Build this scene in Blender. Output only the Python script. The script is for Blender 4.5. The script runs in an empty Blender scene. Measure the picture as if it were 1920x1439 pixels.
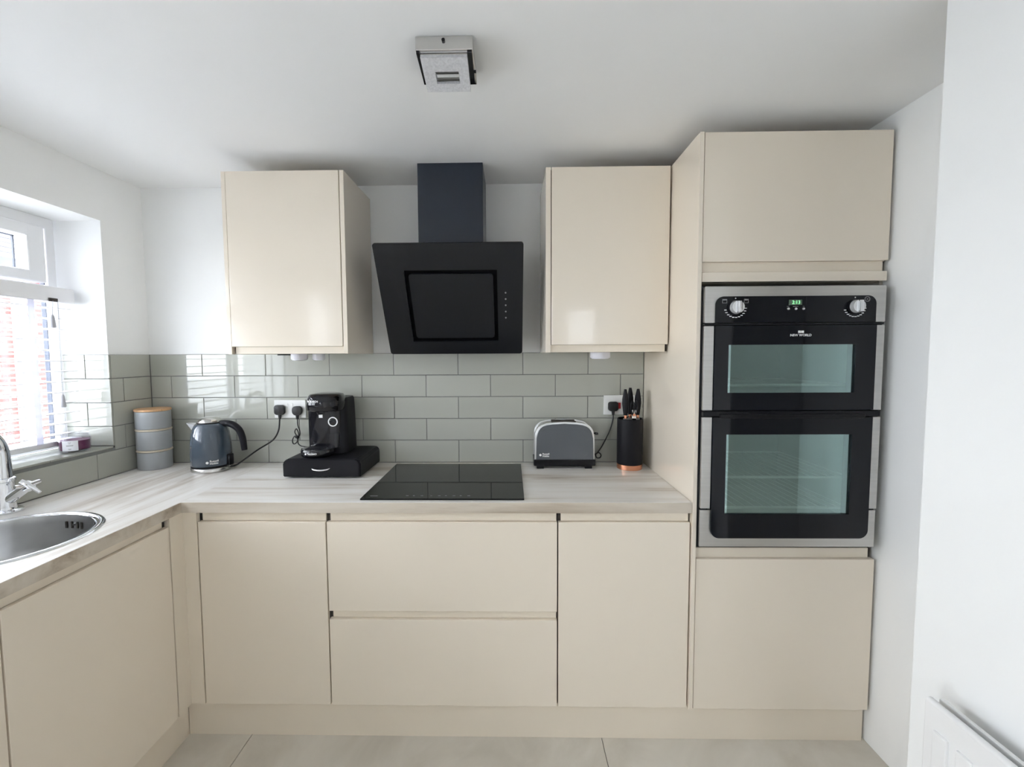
import bpy, bmesh, math, random
from mathutils import Vector, Matrix

random.seed(7)
SC = bpy.context.scene
COL = SC.collection
PI = math.pi

# ---------------------------------------------------------------- camera
cam = bpy.data.cameras.new('camera')
camo = bpy.data.objects.new('camera', cam)
COL.objects.link(camo)
YAW, PITCH, ROLL = -0.0178, 0.0603, -0.0055
FWD = Vector((math.sin(YAW) * math.cos(PITCH), math.cos(YAW) * math.cos(PITCH), -math.sin(PITCH)))
RGT = Vector((math.cos(YAW), -math.sin(YAW), 0))
UPV = RGT.cross(FWD)
R2 = RGT * math.cos(ROLL) + UPV * math.sin(ROLL)
U2 = -RGT * math.sin(ROLL) + UPV * math.cos(ROLL)
M = Matrix((R2, U2, -FWD)).transposed().to_4x4()
M.translation = Vector((1.7892, -2.148, 1.4385))
camo.matrix_world = M
cam.sensor_width = 36
cam.lens = 823.5567 * 36 / 1920
cam.shift_x = (960 - 943.3689) / 1920
cam.shift_y = -(719.5 - 716.1461) / 1920
cam.clip_start = 0.02
SC.camera = camo

# ---------------------------------------------------------------- world, light, exposure
W = bpy.data.worlds.new('overcast_sky')
SC.world = W
W.use_nodes = True
bgn = W.node_tree.nodes['Background']
bgn.inputs['Color'].default_value = (0.92, 0.935, 1.02, 1)
bgn.inputs['Strength'].default_value = 6.0
SC.view_settings.view_transform = 'Standard'
SC.view_settings.look = 'None'
SC.view_settings.gamma = 1
SC.view_settings.use_curve_mapping = False
SC.view_settings.exposure = 1.55
SC.cycles.use_denoising = True
SC.cycles.max_bounces = 14
SC.cycles.diffuse_bounces = 8
SC.cycles.glossy_bounces = 6
SC.cycles.transparent_max_bounces = 24
SC.cycles.caustics_reflective = False
SC.cycles.caustics_refractive = False
SC.cycles.sample_clamp_indirect = 8

# hazy sun over the house, on the neighbour's wall outside the left window
sun = bpy.data.lights.new('sun', 'SUN')
sun.energy = 2.5
sun.angle = math.radians(3)
sun.color = (1.0, 0.99, 0.97)
suno = bpy.data.objects.new('sun', sun)
suno.rotation_euler = Vector((-0.72, -0.20, -0.66)).to_track_quat('-Z', 'Y').to_euler()
COL.objects.link(suno)


def portal(name, loc, rot, sx, sy):
    l = bpy.data.lights.new(name, 'AREA')
    l.shape = 'RECTANGLE'
    l.size, l.size_y = sx, sy
    l.cycles.is_portal = True
    o = bpy.data.objects.new(name, l)
    o.location, o.rotation_euler = loc, rot
    COL.objects.link(o)


# room constants (metres)
ZC = 2.254            # ceiling
XR = 3.100            # right wall
XN, YN = 2.78, -1.088  # nearer right wall face and its corner
YR = -3.3             # rear wall
ZW = 0.910            # worktop top
YWT = -0.600          # worktop front edge, back run
YD = -0.594           # door faces, back run
WY0, WY1, WZ0, WZ1 = -0.224, -1.80, 1.034, 2.035   # window opening in the left wall
RX0, RX1, RZ0, RZ1 = 2.36, 2.76, 1.48, 1.98          # small high window in the rear wall
SY0, SY1, SZ0, SZ1 = -2.45, -3.20, 0.02, 2.10        # unseen glazed side door added for fill light, further back in the left wall
portal('window_portal', (-0.02, (WY0 + WY1) / 2, (WZ0 + WZ1) / 2), (0, -PI / 2, 0), 1.0, 1.57)
portal('rear_portal', ((RX0 + RX1) / 2, YR - 0.02, (RZ0 + RZ1) / 2), (PI / 2, 0, 0), RX1 - RX0, RZ1 - RZ0)
portal('side_portal', (-0.02, (SY0 + SY1) / 2, (SZ0 + SZ1) / 2), (0, -PI / 2, 0), SZ1 - SZ0, SY0 - SY1)

# ---------------------------------------------------------------- materials
MATS = {}


def nt(name):
    m = bpy.data.materials.new(name)
    m.use_nodes = True
    t = m.node_tree
    return m, t, t.nodes, t.links, t.nodes['Principled BSDF']


def ramp(N, stops):
    r = N.new('ShaderNodeValToRGB')
    e = r.color_ramp.elements
    e[0].position, e[0].color = stops[0][0], (*stops[0][1], 1)
    e[1].position, e[1].color = stops[-1][0], (*stops[-1][1], 1)
    for p, c in stops[1:-1]:
        q = e.new(p)
        q.color = (*c, 1)
    return r


def mat(name, col, rough=0.5, metal=0.0, coat=0.0, var=0.04, scale=6.0, bump=0.0, bscale=200.0, spec=None, emit=0.0, stretch=None):
    """plain procedural surface: a base colour with a faint noise variation and optional fine relief"""
    m, t, N, L, b = nt(name)
    tc = N.new('ShaderNodeTexCoord')
    mp = N.new('ShaderNodeMapping')
    L.new(tc.outputs['Object'], mp.inputs['Vector'])
    if stretch:
        mp.inputs['Scale'].default_value = stretch
    nz = N.new('ShaderNodeTexNoise')
    nz.inputs['Scale'].default_value = scale
    nz.inputs['Detail'].default_value = 3
    L.new(mp.outputs['Vector'], nz.inputs['Vector'])
    lo = tuple(max(0, c * (1 - var)) for c in col)
    hi = tuple(min(1, c * (1 + var)) for c in col)
    r = ramp(N, [(0.3, lo), (0.7, hi)])
    L.new(nz.outputs['Fac'], r.inputs['Fac'])
    L.new(r.outputs['Color'], b.inputs['Base Color'])
    b.inputs['Roughness'].default_value = rough
    b.inputs['Metallic'].default_value = metal
    b.inputs['Coat Weight'].default_value = coat
    b.inputs['Coat Roughness'].default_value = 0.03
    if spec is not None:
        b.inputs['Specular IOR Level'].default_value = spec
    if emit:
        b.inputs['Emission Color'].default_value = (*col, 1)
        b.inputs['Emission Strength'].default_value = emit
    if bump:
        n2 = N.new('ShaderNodeTexNoise')
        n2.inputs['Scale'].default_value = bscale
        L.new(mp.outputs['Vector'], n2.inputs['Vector'])
        bp = N.new('ShaderNodeBump')
        bp.inputs['Strength'].default_value = bump
        bp.inputs['Distance'].default_value = 0.002
        L.new(n2.outputs['Fac'], bp.inputs['Height'])
        L.new(bp.outputs['Normal'], b.inputs['Normal'])
    MATS[name] = m
    return m


def glassmat(name, tint, refl=None, fres=1.45, rough=0.0):
    """thin pane: tinted see-through plus a mirror-like surface reflection"""
    m, t, N, L, b = nt(name)
    N.remove(b)
    out = N['Material Output']
    tr = N.new('ShaderNodeBsdfTransparent')
    tr.inputs['Color'].default_value = (*tint, 1)
    gl = N.new('ShaderNodeBsdfGlossy')
    gl.inputs['Roughness'].default_value = rough
    mx = N.new('ShaderNodeMixShader')
    if refl is None:
        lw_ = N.new('ShaderNodeLayerWeight')      # Schlick: f0 + (1 - f0) (1 - cos)^5, the same from both sides
        lw_.inputs['Blend'].default_value = 0.5
        pw = N.new('ShaderNodeMath')
        pw.operation = 'POWER'
        pw.inputs[1].default_value = 5
        L.new(lw_.outputs['Facing'], pw.inputs[0])
        f0 = ((fres - 1) / (fres + 1)) ** 2
        ma = N.new('ShaderNodeMath')
        ma.operation = 'MULTIPLY_ADD'
        ma.inputs[1].default_value = 1 - f0
        ma.inputs[2].default_value = f0
        L.new(pw.outputs[0], ma.inputs[0])
        L.new(ma.outputs[0], mx.inputs['Fac'])
    else:
        mx.inputs['Fac'].default_value = refl[3]
        gl.inputs['Color'].default_value = (*refl[:3], 1)
    L.new(tr.outputs[0], mx.inputs[1])
    L.new(gl.outputs[0], mx.inputs[2])
    L.new(mx.outputs[0], out.inputs['Surface'])
    MATS[name] = m
    return m


mat('plaster_white', (0.86, 0.865, 0.86), 0.85, var=0.012, scale=3, bump=0.06, bscale=90)
mat('ceiling_white', (0.86, 0.865, 0.865), 0.9, var=0.01, scale=2, bump=0.05, bscale=60)
mat('cream_gloss', (0.79, 0.710, 0.600), 0.16, coat=0.3, var=0.01, scale=2)
mat('cream_matt', (0.77, 0.692, 0.58), 0.38, var=0.012, scale=3)
mat('cream_shaded', (0.40, 0.37, 0.32), 0.5, var=0.02)  # same cream darkened: shade on the set-back end panel put into the colour
mat('gap_dark', (0.05, 0.042, 0.035), 0.8)
mat('grout', (0.20, 0.205, 0.20), 0.9, var=0.06, scale=40)
mat('floor_grout', (0.20, 0.19, 0.175), 0.9, var=0.06, scale=40)
mat('hood_black', (0.008, 0.009, 0.012), 0.33, spec=0.32, var=0.05)
mat('hood_groove', (0.002, 0.002, 0.003), 0.6, spec=0.05)
mat('chimney_black', (0.016, 0.022, 0.034), 0.3, var=0.1)
mat('black_glass', (0.004, 0.005, 0.008), 0.06, var=0.1, spec=0.32)
mat('hob_glass', (0.004, 0.0045, 0.0045), 0.04, var=0.1, spec=0.4)
mat('black_plastic', (0.008, 0.008, 0.010), 0.28, var=0.1, spec=0.22)
mat('black_satin', (0.009, 0.009, 0.012), 0.42, var=0.1, spec=0.2, bump=0.05, bscale=300)
mat('black_gloss', (0.007, 0.007, 0.010), 0.08, coat=0.25, var=0.1, spec=0.35)
mat('black_rubber', (0.012, 0.012, 0.013), 0.5, var=0.1)
mat('steel', (0.56, 0.55, 0.53), 0.36, 0.9, var=0.05, scale=3, stretch=(0.5, 1, 40))
mat('sink_steel', (0.50, 0.50, 0.50), 0.30, 1.0, var=0.05, scale=20)
mat('chrome', (0.80, 0.81, 0.83), 0.06, 1.0, var=0.02)
mat('satin_chrome', (0.66, 0.65, 0.63), 0.22, 1.0, var=0.03)
mat('silver_paint', (0.78, 0.79, 0.80), 0.25, 0.5, var=0.03)
mat('copper', (0.80, 0.36, 0.22), 0.22, 1.0, var=0.05)
mat('slate_gloss', (0.055, 0.075, 0.100), 0.10, coat=0.5, var=0.05)
mat('slate_toaster', (0.078, 0.088, 0.102), 0.16, coat=0.4, var=0.05)
mat('white_plastic', (0.80, 0.80, 0.79), 0.3, var=0.01)
mat('upvc_white', (0.82, 0.825, 0.84), 0.3, var=0.01)
mat('blind_white', (0.84, 0.84, 0.86), 0.4, var=0.01)
mat('cord_grey', (0.50, 0.50, 0.53), 0.8)
mat('navy_paint', (0.011, 0.018, 0.042), 0.5, var=0.1)
mat('canister_grey', (0.37, 0.39, 0.405), 0.30, coat=0.15, var=0.03)
mat('bamboo', (0.62, 0.38, 0.20), 0.5, var=0.15, scale=4, stretch=(3, 40, 3))
mat('canister_seal', (0.62, 0.55, 0.44), 0.5, var=0.05)
mat('print_white', (0.85, 0.85, 0.85), 0.5)
mat('print_grey', (0.30, 0.30, 0.31), 0.6)
mat('red_switch', (0.55, 0.02, 0.03), 0.3)
mat('lcd', (0.12, 0.17, 0.13), 0.2)
mat('lcd_digit', (0.25, 0.95, 0.35), 0.4, emit=0.45)
mat('oven_enamel', (0.40, 0.45, 0.44), 0.35, var=0.06)
mat('rack_wire', (0.95, 0.94, 0.90), 0.35, 0.9)
mat('radiator_white', (0.80, 0.80, 0.80), 0.3, var=0.01)
mat('wax_purple', (0.14, 0.02, 0.075), 0.35, var=0.1)
mat('label_paper', (0.80, 0.80, 0.83), 0.6, var=0.02)
mat('frost_glass', (0.62, 0.62, 0.64), 0.35, var=0.12, scale=160, bump=0.6, bscale=260)
mat('puck_white', (0.74, 0.74, 0.80), 0.3, var=0.01)
mat('paving', (0.52, 0.53, 0.54), 0.9, var=0.08)
mat('roof_tile', (0.050, 0.050, 0.060), 0.8, var=0.2, scale=8)
mat('gutter_grey', (0.030, 0.036, 0.055), 0.5)
mat('white_paint', (0.80, 0.80, 0.80), 0.6)
glassmat('window_glass', (0.96, 0.98, 0.97))
glassmat('jar_glass', (0.93, 0.93, 0.95), fres=1.35)
glassmat('clear_cup', (0.90, 0.91, 0.93), fres=1.4)
glassmat('oven_pane', (0.86, 0.95, 0.92), (0.60, 0.78, 0.78, 0.37))


def tile_mat():
    m, t, N, L, b = nt('sage_tile')
    oi = N.new('ShaderNodeObjectInfo')
    r = ramp(N, [(0.0, (0.412, 0.420, 0.372)), (1.0, (0.450, 0.456, 0.408))])
    L.new(oi.outputs['Random'], r.inputs['Fac'])
    L.new(r.outputs['Color'], b.inputs['Base Color'])
    b.inputs['Roughness'].default_value = 0.035
    b.inputs['Specular IOR Level'].default_value = 0.6
    tc = N.new('ShaderNodeTexCoord')
    nz = N.new('ShaderNodeTexNoise')
    nz.inputs['Scale'].default_value = 9
    L.new(tc.outputs['Object'], nz.inputs['Vector'])
    bp = N.new('ShaderNodeBump')
    bp.inputs['Strength'].default_value = 0.03
    bp.inputs['Distance'].default_value = 0.003
    L.new(nz.outputs['Fac'], bp.inputs['Height'])
    L.new(bp.outputs['Normal'], b.inputs['Normal'])
    MATS['sage_tile'] = m


def floor_mat():
    m, t, N, L, b = nt('floor_tile')
    tc = N.new('ShaderNodeTexCoord')
    oi = N.new('ShaderNodeObjectInfo')
    ad = N.new('ShaderNodeVectorMath')
    L.new(tc.outputs['Object'], ad.inputs[0])
    L.new(oi.outputs['Random'], ad.inputs[1])
    nz = N.new('ShaderNodeTexNoise')
    nz.inputs['Scale'].default_value = 2.6
    nz.inputs['Detail'].default_value = 7
    nz.inputs['Roughness'].default_value = 0.6
    nz.inputs['Distortion'].default_value = 0.8
    L.new(ad.outputs[0], nz.inputs['Vector'])
    r = ramp(N, [(0.28, (0.52, 0.485, 0.42)), (0.5, (0.62, 0.585, 0.52)), (0.74, (0.72, 0.69, 0.63))])
    L.new(nz.outputs['Fac'], r.inputs['Fac'])
    L.new(r.outputs['Color'], b.inputs['Base Color'])
    b.inputs['Roughness'].default_value = 0.33
    MATS['floor_tile'] = m


def worktop_mat(name, stops):
    m, t, N, L, b = nt(name)
    tc = N.new('ShaderNodeTexCoord')
    sx = N.new('ShaderNodeSeparateXYZ')
    L.new(tc.outputs['Object'], sx.inputs[0])
    # grain runs along x on the back run and along y on the sink run (mitred at the inner corner)
    lt = N.new('ShaderNodeMath')
    lt.operation = 'LESS_THAN'
    lt.inputs[1].default_value = 0.585
    L.new(sx.outputs['X'], lt.inputs[0])
    c1 = N.new('ShaderNodeCombineXYZ')
    L.new(sx.outputs['X'], c1.inputs[0]); L.new(sx.outputs['Y'], c1.inputs[1]); L.new(sx.outputs['Z'], c1.inputs[2])
    c2 = N.new('ShaderNodeCombineXYZ')
    L.new(sx.outputs['Y'], c2.inputs[0]); L.new(sx.outputs['X'], c2.inputs[1]); L.new(sx.outputs['Z'], c2.inputs[2])
    mx = N.new('ShaderNodeMix')
    mx.data_type = 'VECTOR'
    L.new(lt.outputs[0], mx.inputs['Factor'])
    L.new(c1.outputs[0], mx.inputs[4]); L.new(c2.outputs[0], mx.inputs[5])
    mp = N.new('ShaderNodeMapping')
    mp.inputs['Scale'].default_value = (1.3, 15, 15)
    L.new(mx.outputs[1], mp.inputs['Vector'])
    nz = N.new('ShaderNodeTexNoise')
    nz.inputs['Scale'].default_value = 1.0
    nz.inputs['Detail'].default_value = 6
    nz.inputs['Roughness'].default_value = 0.62
    nz.inputs['Distortion'].default_value = 0.35
    L.new(mp.outputs[0], nz.inputs['Vector'])
    r = ramp(N, stops)
    L.new(nz.outputs['Fac'], r.inputs['Fac'])
    L.new(r.outputs['Color'], b.inputs['Base Color'])
    b.inputs['Roughness'].default_value = 0.36
    MATS[name] = m


def brick_mat():
    m, t, N, L, b = nt('red_brick')
    tc = N.new('ShaderNodeTexCoord')
    sx = N.new('ShaderNodeSeparateXYZ')
    L.new(tc.outputs['Object'], sx.inputs[0])
    c = N.new('ShaderNodeCombineXYZ')
    L.new(sx.outputs['Y'], c.inputs[0]); L.new(sx.outputs['Z'], c.inputs[1])
    br = N.new('ShaderNodeTexBrick')
    br.inputs['Scale'].default_value = 4.4
    br.inputs['Color1'].default_value = (0.105, 0.030, 0.027, 1)
    br.inputs['Color2'].default_value = (0.150, 0.055, 0.050, 1)
    br.inputs['Mortar'].default_value = (0.26, 0.235, 0.225, 1)
    br.inputs['Mortar Size'].default_value = 0.05
    br.inputs['Row Height'].default_value = 0.33
    br.inputs['Brick Width'].default_value = 1.0
    L.new(c.outputs[0], br.inputs['Vector'])
    L.new(br.outputs['Color'], b.inputs['Base Color'])
    b.inputs['Roughness'].default_value = 0.9
    MATS['red_brick'] = m


def tape_mat():
    m, t, N, L, b = nt('blind_tape')
    b.inputs['Base Color'].default_value = (0.74, 0.74, 0.80, 1)
    b.inputs['Roughness'].default_value = 0.8
    tl = N.new('ShaderNodeBsdfTranslucent')
    tl.inputs['Color'].default_value = (0.86, 0.86, 0.92, 1)
    nz = N.new('ShaderNodeTexNoise')
    nz.inputs['Scale'].default_value = 400
    mx = N.new('ShaderNodeMixShader')
    mr = N.new('ShaderNodeMapRange')
    mr.inputs['To Min'].default_value = 0.35
    mr.inputs['To Max'].default_value = 0.55
    L.new(nz.outputs['Fac'], mr.inputs['Value'])
    L.new(mr.outputs[0], mx.inputs['Fac'])
    L.new(b.outputs[0], mx.inputs[1])
    L.new(tl.outputs[0], mx.inputs[2])
    L.new(mx.outputs[0], N['Material Output'].inputs['Surface'])
    MATS['blind_tape'] = m


tape_mat(); tile_mat(); floor_mat(); brick_mat()
worktop_mat('pale_oak_laminate', [(0.22, (0.42, 0.35, 0.28)), (0.36, (0.64, 0.58, 0.51)), (0.47, (0.81, 0.775, 0.725)), (0.66, (0.90, 0.88, 0.85))])
worktop_mat('oak_laminate_shaded', [(0.26, (0.30, 0.235, 0.17)), (0.38, (0.46, 0.39, 0.31)), (0.50, (0.58, 0.515, 0.43)), (0.70, (0.66, 0.60, 0.52))])  # same laminate, darker: the front edge's shade is put into the colour


# ---------------------------------------------------------------- mesh helpers
class B:
    """collects shapes in world (or thing-local) coordinates; mk() links them as ONE mesh object"""

    def __init__(s):
        s.bm = bmesh.new()

    def box(s, x0, x1, y0, y1, z0, z1, bev=0.0, seg=2):
        x0, x1 = sorted((x0, x1)); y0, y1 = sorted((y0, y1)); z0, z1 = sorted((z0, z1))
        v = [s.bm.verts.new((x, y, z)) for x in (x0, x1) for y in (y0, y1) for z in (z0, z1)]
        fs = [s.bm.faces.new([v[i] for i in q]) for q in
              ((0, 1, 3, 2), (4, 6, 7, 5), (0, 4, 5, 1), (2, 3, 7, 6), (0, 2, 6, 4), (1, 5, 7, 3))]
        if bev:
            es = list({e for f in fs for e in f.edges})
            bmesh.ops.bevel(s.bm, geom=es, offset=bev, segments=seg, affect='EDGES', profile=0.5)
        return s

    def prism(s, poly, axis, a0, a1, bev=0.0):
        """poly: 2D points; axis: extrusion axis. x->(y,z) y->(x,z) z->(x,y)"""
        def P(p, a):
            return {'x': (a, p[0], p[1]), 'y': (p[0], a, p[1]), 'z': (p[0], p[1], a)}[axis]
        A = [s.bm.verts.new(P(p, a0)) for p in poly]
        Bv = [s.bm.verts.new(P(p, a1)) for p in poly]
        n = len(poly)
        fs = [s.bm.faces.new(A), s.bm.faces.new(Bv[::-1])]
        for i in range(n):
            s.bm.faces.new((A[i], Bv[i], Bv[(i + 1) % n], A[(i + 1) % n]))
        if bev:
            es = list({e for f in fs for e in f.edges})
            bmesh.ops.bevel(s.bm, geom=es, offset=bev, segments=2, affect='EDGES', profile=0.5)
        return s

    def loft(s, rings, cap=True, closed=True):
        V = [[s.bm.verts.new(p) for p in r] for r in rings]
        n = len(rings[0])
        for a, b in zip(V, V[1:]):
            for i in range(n if closed else n - 1):
                j = (i + 1) % n
                s.bm.faces.new((a[i], a[j], b[j], b[i]))
        if cap and closed:
            s.bm.faces.new(V[0][::-1])
            s.bm.faces.new(V[-1])
        return s

    def lathe(s, prof, c=(0, 0), n=40, sx=1.0, sy=1.0, cap=True):
        rings = [[(c[0] + r * sx * math.cos(2 * PI * i / n), c[1] + r * sy * math.sin(2 * PI * i / n), z) for i in range(n)] for r, z in prof]
        return s.loft(rings, cap)

    def tube(s, pts, r, n=10, sub=6):
        P = [Vector(p) for p in pts]
        rr = r if isinstance(r, (list, tuple)) else [r] * len(P)
        Q, K = [], []
        if sub > 1 and len(P) > 2:
            for i in range(len(P) - 1):
                p0, p1, p2, p3 = P[max(i - 1, 0)], P[i], P[i + 1], P[min(i + 2, len(P) - 1)]
                for k in range(sub):
                    u = k / sub
                    Q.append(0.5 * ((2 * p1) + (p2 - p0) * u + (2 * p0 - 5 * p1 + 4 * p2 - p3) * u * u + (3 * p1 - p0 - 3 * p2 + p3) * u ** 3))
                    K.append(rr[i] * (1 - u) + rr[i + 1] * u)
            Q.append(P[-1]); K.append(rr[-1])
        else:
            Q, K = P, rr
        up = Vector((0, 0, 1))
        t0 = (Q[1] - Q[0]).normalized()
        if abs(t0.dot(up)) > 0.9:
            up = Vector((1, 0, 0))
        nrm = t0.cross(up).normalized()
        rings = []
        for i, q in enumerate(Q):
            t = (Q[min(i + 1, len(Q) - 1)] - Q[max(i - 1, 0)]).normalized()
            nrm = (nrm - t * nrm.dot(t)).normalized()
            b = t.cross(nrm)
            rings.append([q + (nrm * math.cos(2 * PI * k / n) + b * math.sin(2 * PI * k / n)) * K[i] for k in range(n)])
        return s.loft(rings)

    def cyl(s, p0, p1, r0, r1=None, n=24):
        return s.tube([p0, p1], [r0, r0 if r1 is None else r1], n, 1)

    def map(s, fn):
        for v in s.bm.verts:
            v.co = Vector(fn(v.co))
        return s

    def mk(s, name, m, parent=None, smooth=None, world=True):
        bmesh.ops.recalc_face_normals(s.bm, faces=s.bm.faces[:])
        if parent is not None and world:
            top = parent
            while top.parent:
                top = top.parent
            inv = (Matrix.Translation(top.location) @ top.rotation_euler.to_matrix().to_4x4()).inverted()
            s.bm.transform(inv)
        me = bpy.data.meshes.new(name)
        s.bm.to_mesh(me)
        s.bm.free()
        if smooth is not None:
            me.shade_smooth()
            me.set_sharp_from_angle(angle=math.radians(smooth))
        if m:
            me.materials.append(MATS[m])
        o = bpy.data.objects.new(name, me)
        COL.objects.link(o)
        o.parent = parent
        return o


def box(name, m, parent, *d, bev=0.0, smooth=None):
    return B().box(*d, bev=bev).mk(name, m, parent, smooth)


def thing(name, label, cat, loc=(0, 0, 0), rz=0.0, group=None):
    o = bpy.data.objects.new(name, None)
    o.empty_display_size = 0.05
    COL.objects.link(o)
    o.location = loc
    o.rotation_euler = (0, 0, rz)
    return tag(o, label, cat, group)


def tag(o, label, cat, group=None):
    o['label'] = label
    o['category'] = cat
    if group:
        o['group'] = group
    return o


def struct(o):
    o['kind'] = 'structure'
    return o


def rrect(x0, x1, z0, z1, r, n=6):
    """rounded rectangle; r = radius or (bottom-left, bottom-right, top-right, top-left)"""
    rr = r if isinstance(r, (list, tuple)) else (r,) * 4
    out = []
    for (cx, cz, a0, q) in ((x0, z0, PI, rr[0]), (x1, z0, 1.5 * PI, rr[1]), (x1, z1, 0, rr[2]), (x0, z1, 0.5 * PI, rr[3])):
        if q <= 0:
            out.append((cx, cz))
            continue
        ox = cx + (q if cx == x0 else -q)
        oz = cz + (q if cz == z0 else -q)
        for i in range(n + 1):
            a = a0 + 0.5 * PI * i / n
            out.append((ox + q * math.cos(a), oz + q * math.sin(a)))
    return out


def sell(cx, cy, rx, ry, z, e=2.5, n=40):
    out = []
    for i in range(n):
        a = 2 * PI * i / n
        c, s_ = math.cos(a), math.sin(a)
        out.append((cx + rx * math.copysign(abs(c) ** (2 / e), c), cy + ry * math.copysign(abs(s_) ** (2 / e), s_), z))
    return out


def text(name, body, size, m, parent, place, align='CENTER', ext=0.0003, bold=0.0):
    """lettering as a thin mesh; place(x, y, z) maps text space (x right, y up, z out) to world"""
    c = bpy.data.curves.new(name, 'FONT')
    c.body = body
    c.size = size
    c.extrude = ext
    c.offset = bold
    c.align_x = align
    c.align_y = 'CENTER'
    c.resolution_u = 2
    o = bpy.data.objects.new('tmp', c)
    COL.objects.link(o)
    dg = bpy.context.evaluated_depsgraph_get()
    dg.update()
    me = bpy.data.meshes.new_from_object(o.evaluated_get(dg))
    bpy.data.objects.remove(o)
    bpy.data.curves.remove(c)
    b = B()
    b.bm.from_mesh(me)
    bpy.data.meshes.remove(me)
    b.map(lambda p: place(p.x, p.y, p.z))
    return b.mk(name, m, parent)


def front(x0, y0, z0):
    """text facing the camera side (-y)"""
    return lambda x, y, z: (x0 + x, y0 - z, z0 + y)


# ---------------------------------------------------------------- room shell
T = 0.27
struct(B().box(-T, XR + 0.12, 0, 0.12, -0.1, ZC + 0.1).mk('wall_back', 'plaster_white'))
wb = bpy.data.objects['wall_back']
lw = B()
lw.box(-T, 0, YR, SY1, -0.1, ZC + 0.1)
lw.box(-T, 0, SY0, WY1, -0.1, ZC + 0.1)
lw.box(-T, 0, SY1, SY0, -0.1, SZ0)
lw.box(-T, 0, SY1, SY0, SZ1, ZC + 0.1)
lw.box(-T, 0, WY0, 0, -0.1, ZC + 0.1)
lw.box(-T, 0, WY1, WY0, -0.1, WZ0)
lw.box(-T, 0, WY1, WY0, WZ1, ZC + 0.1)
wl = struct(lw.mk('wall_left', 'plaster_white'))
rw = B()
rw.prism([(XR, 0), (XR, YN), (XN, YN), (XN, YR), (XR + 0.12, YR), (XR + 0.12, 0)], 'z', -0.1, ZC + 0.1)
struct(rw.mk('wall_right', 'plaster_white'))
rr = B()
rr.box(-T, RX0, YR - 0.2, YR, -0.1, ZC + 0.1)
rr.box(RX1, XR + 0.12, YR - 0.2, YR, -0.1, ZC + 0.1)
rr.box(RX0, RX1, YR - 0.2, YR, RZ1, ZC + 0.1)
rr.box(RX0, RX1, YR - 0.2, YR, -0.1, RZ0)
struct(rr.mk('wall_rear', 'plaster_white'))
struct(B().box(-T, XR + 0.12, YR - 0.2, 0.12, ZC, ZC + 0.12).mk('ceiling', 'ceiling_white'))

fl = struct(B().box(-T, XR + 0.12, YR - 0.2, 0.12, -0.1, -0.004).mk('floor', 'floor_grout'))
TX, TY = 1.327, 0.664
for j in range(7):
    y1 = -0.30 - j * TY
    for i in range(-1, 3):
        x0 = 0.797 + i * TX + (0.0 if j % 2 == 0 else TX / 2)
        a, b2 = max(x0 + 0.0012, 0.02), min(x0 + TX - 0.0012, XR)
        if b2 - a < 0.03:
            continue
        ya, yb = y1 - TY + 0.0012, y1 - 0.0012
        if yb < YR:
            continue
        box('tile', 'floor_tile', fl, a, b2, max(ya, YR), yb, -0.006, 0.0, bev=0.0008)

# ---- splashback tiles on the back wall
TP, TH, ZT, XT = 0.3161, 0.1072, 1.451, 1.2154
G = 0.0016
rows = [(ZT - (k + 1) * TH, ZT - k * TH) for k in range(5)]
rows[4] = (ZW + 0.001, rows[4][1])
XEND = 2.433
box('grout', 'grout', wb, 0.0, XEND, -0.0055, -0.0002, ZW, ZT)
for k, (za, zb) in enumerate(rows):
    off = XT + (0 if k % 2 == 0 else TP / 2)
    for i in range(-6, 6):
        a, b2 = off + i * TP, off + (i + 1) * TP
        a, b2 = max(a, 0.0075), min(b2, XEND)
        if b2 - a < 0.02:
            continue
        box('tile', 'sage_tile', wb, a + G, b2 - G, -0.008, -0.001, za + G, zb - G, bev=0.0012)

# ---- left wall tiles
box('grout', 'grout', wl, 0.0002, 0.0055, WY0, -0.008, ZW, ZT)
box('grout', 'grout', wl, 0.0002, 0.0055, -2.0, WY0, ZW, WZ0)
for k, (za, zb) in enumerate(rows):
    if k < 4:
        cuts = {0: [-0.009, WY0], 1: [-0.009, -0.163, WY0], 2: [-0.009, WY0], 3: [-0.009, -0.166, WY0]}[k]
        if k == 3:
            za = rows[4][1]
    else:
        cuts = [-0.009] + [-0.312 - TP * i for i in range(6)]
    for a, b2 in zip(cuts, cuts[1:]):
        box('tile', 'sage_tile', wl, 0.001, 0.008, b2 + G, a - G, za + G, zb - G, bev=0.0012)
# reveal side tiles and sill tiles
box('grout', 'grout', wl, -0.20, 0.0, WY0 - 0.0055, WY0 - 0.0002, WZ0, ZT)
for k, (za, zb) in enumerate(rows[:4]):
    if k == 3:
        za = WZ0 + 0.008
    cuts = [0.008, -0.10, -0.20] if k % 2 == 0 else [0.008, -0.20]
    for a, b2 in zip(cuts, cuts[1:]):
        box('tile', 'sage_tile', wl, b2 + G, a - G * (a < 0), WY0 - 0.008, WY0 - 0.001, za + G, zb - G, bev=0.0012)
box('grout', 'grout', wl, -0.20, 0.0, WY1, WY0 - 0.009, WZ0 - 0.0001, WZ0 + 0.0045)
for i in range(6):
    a, b2 = WY0 - 0.009 - i * 0.27, WY0 - 0.009 - (i + 1) * 0.27
    box('tile', 'sage_tile', wl, -0.20, 0.008, max(b2, WY1) + G, a - G, WZ0 + 0.0005, WZ0 + 0.008, bev=0.0012)

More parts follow.
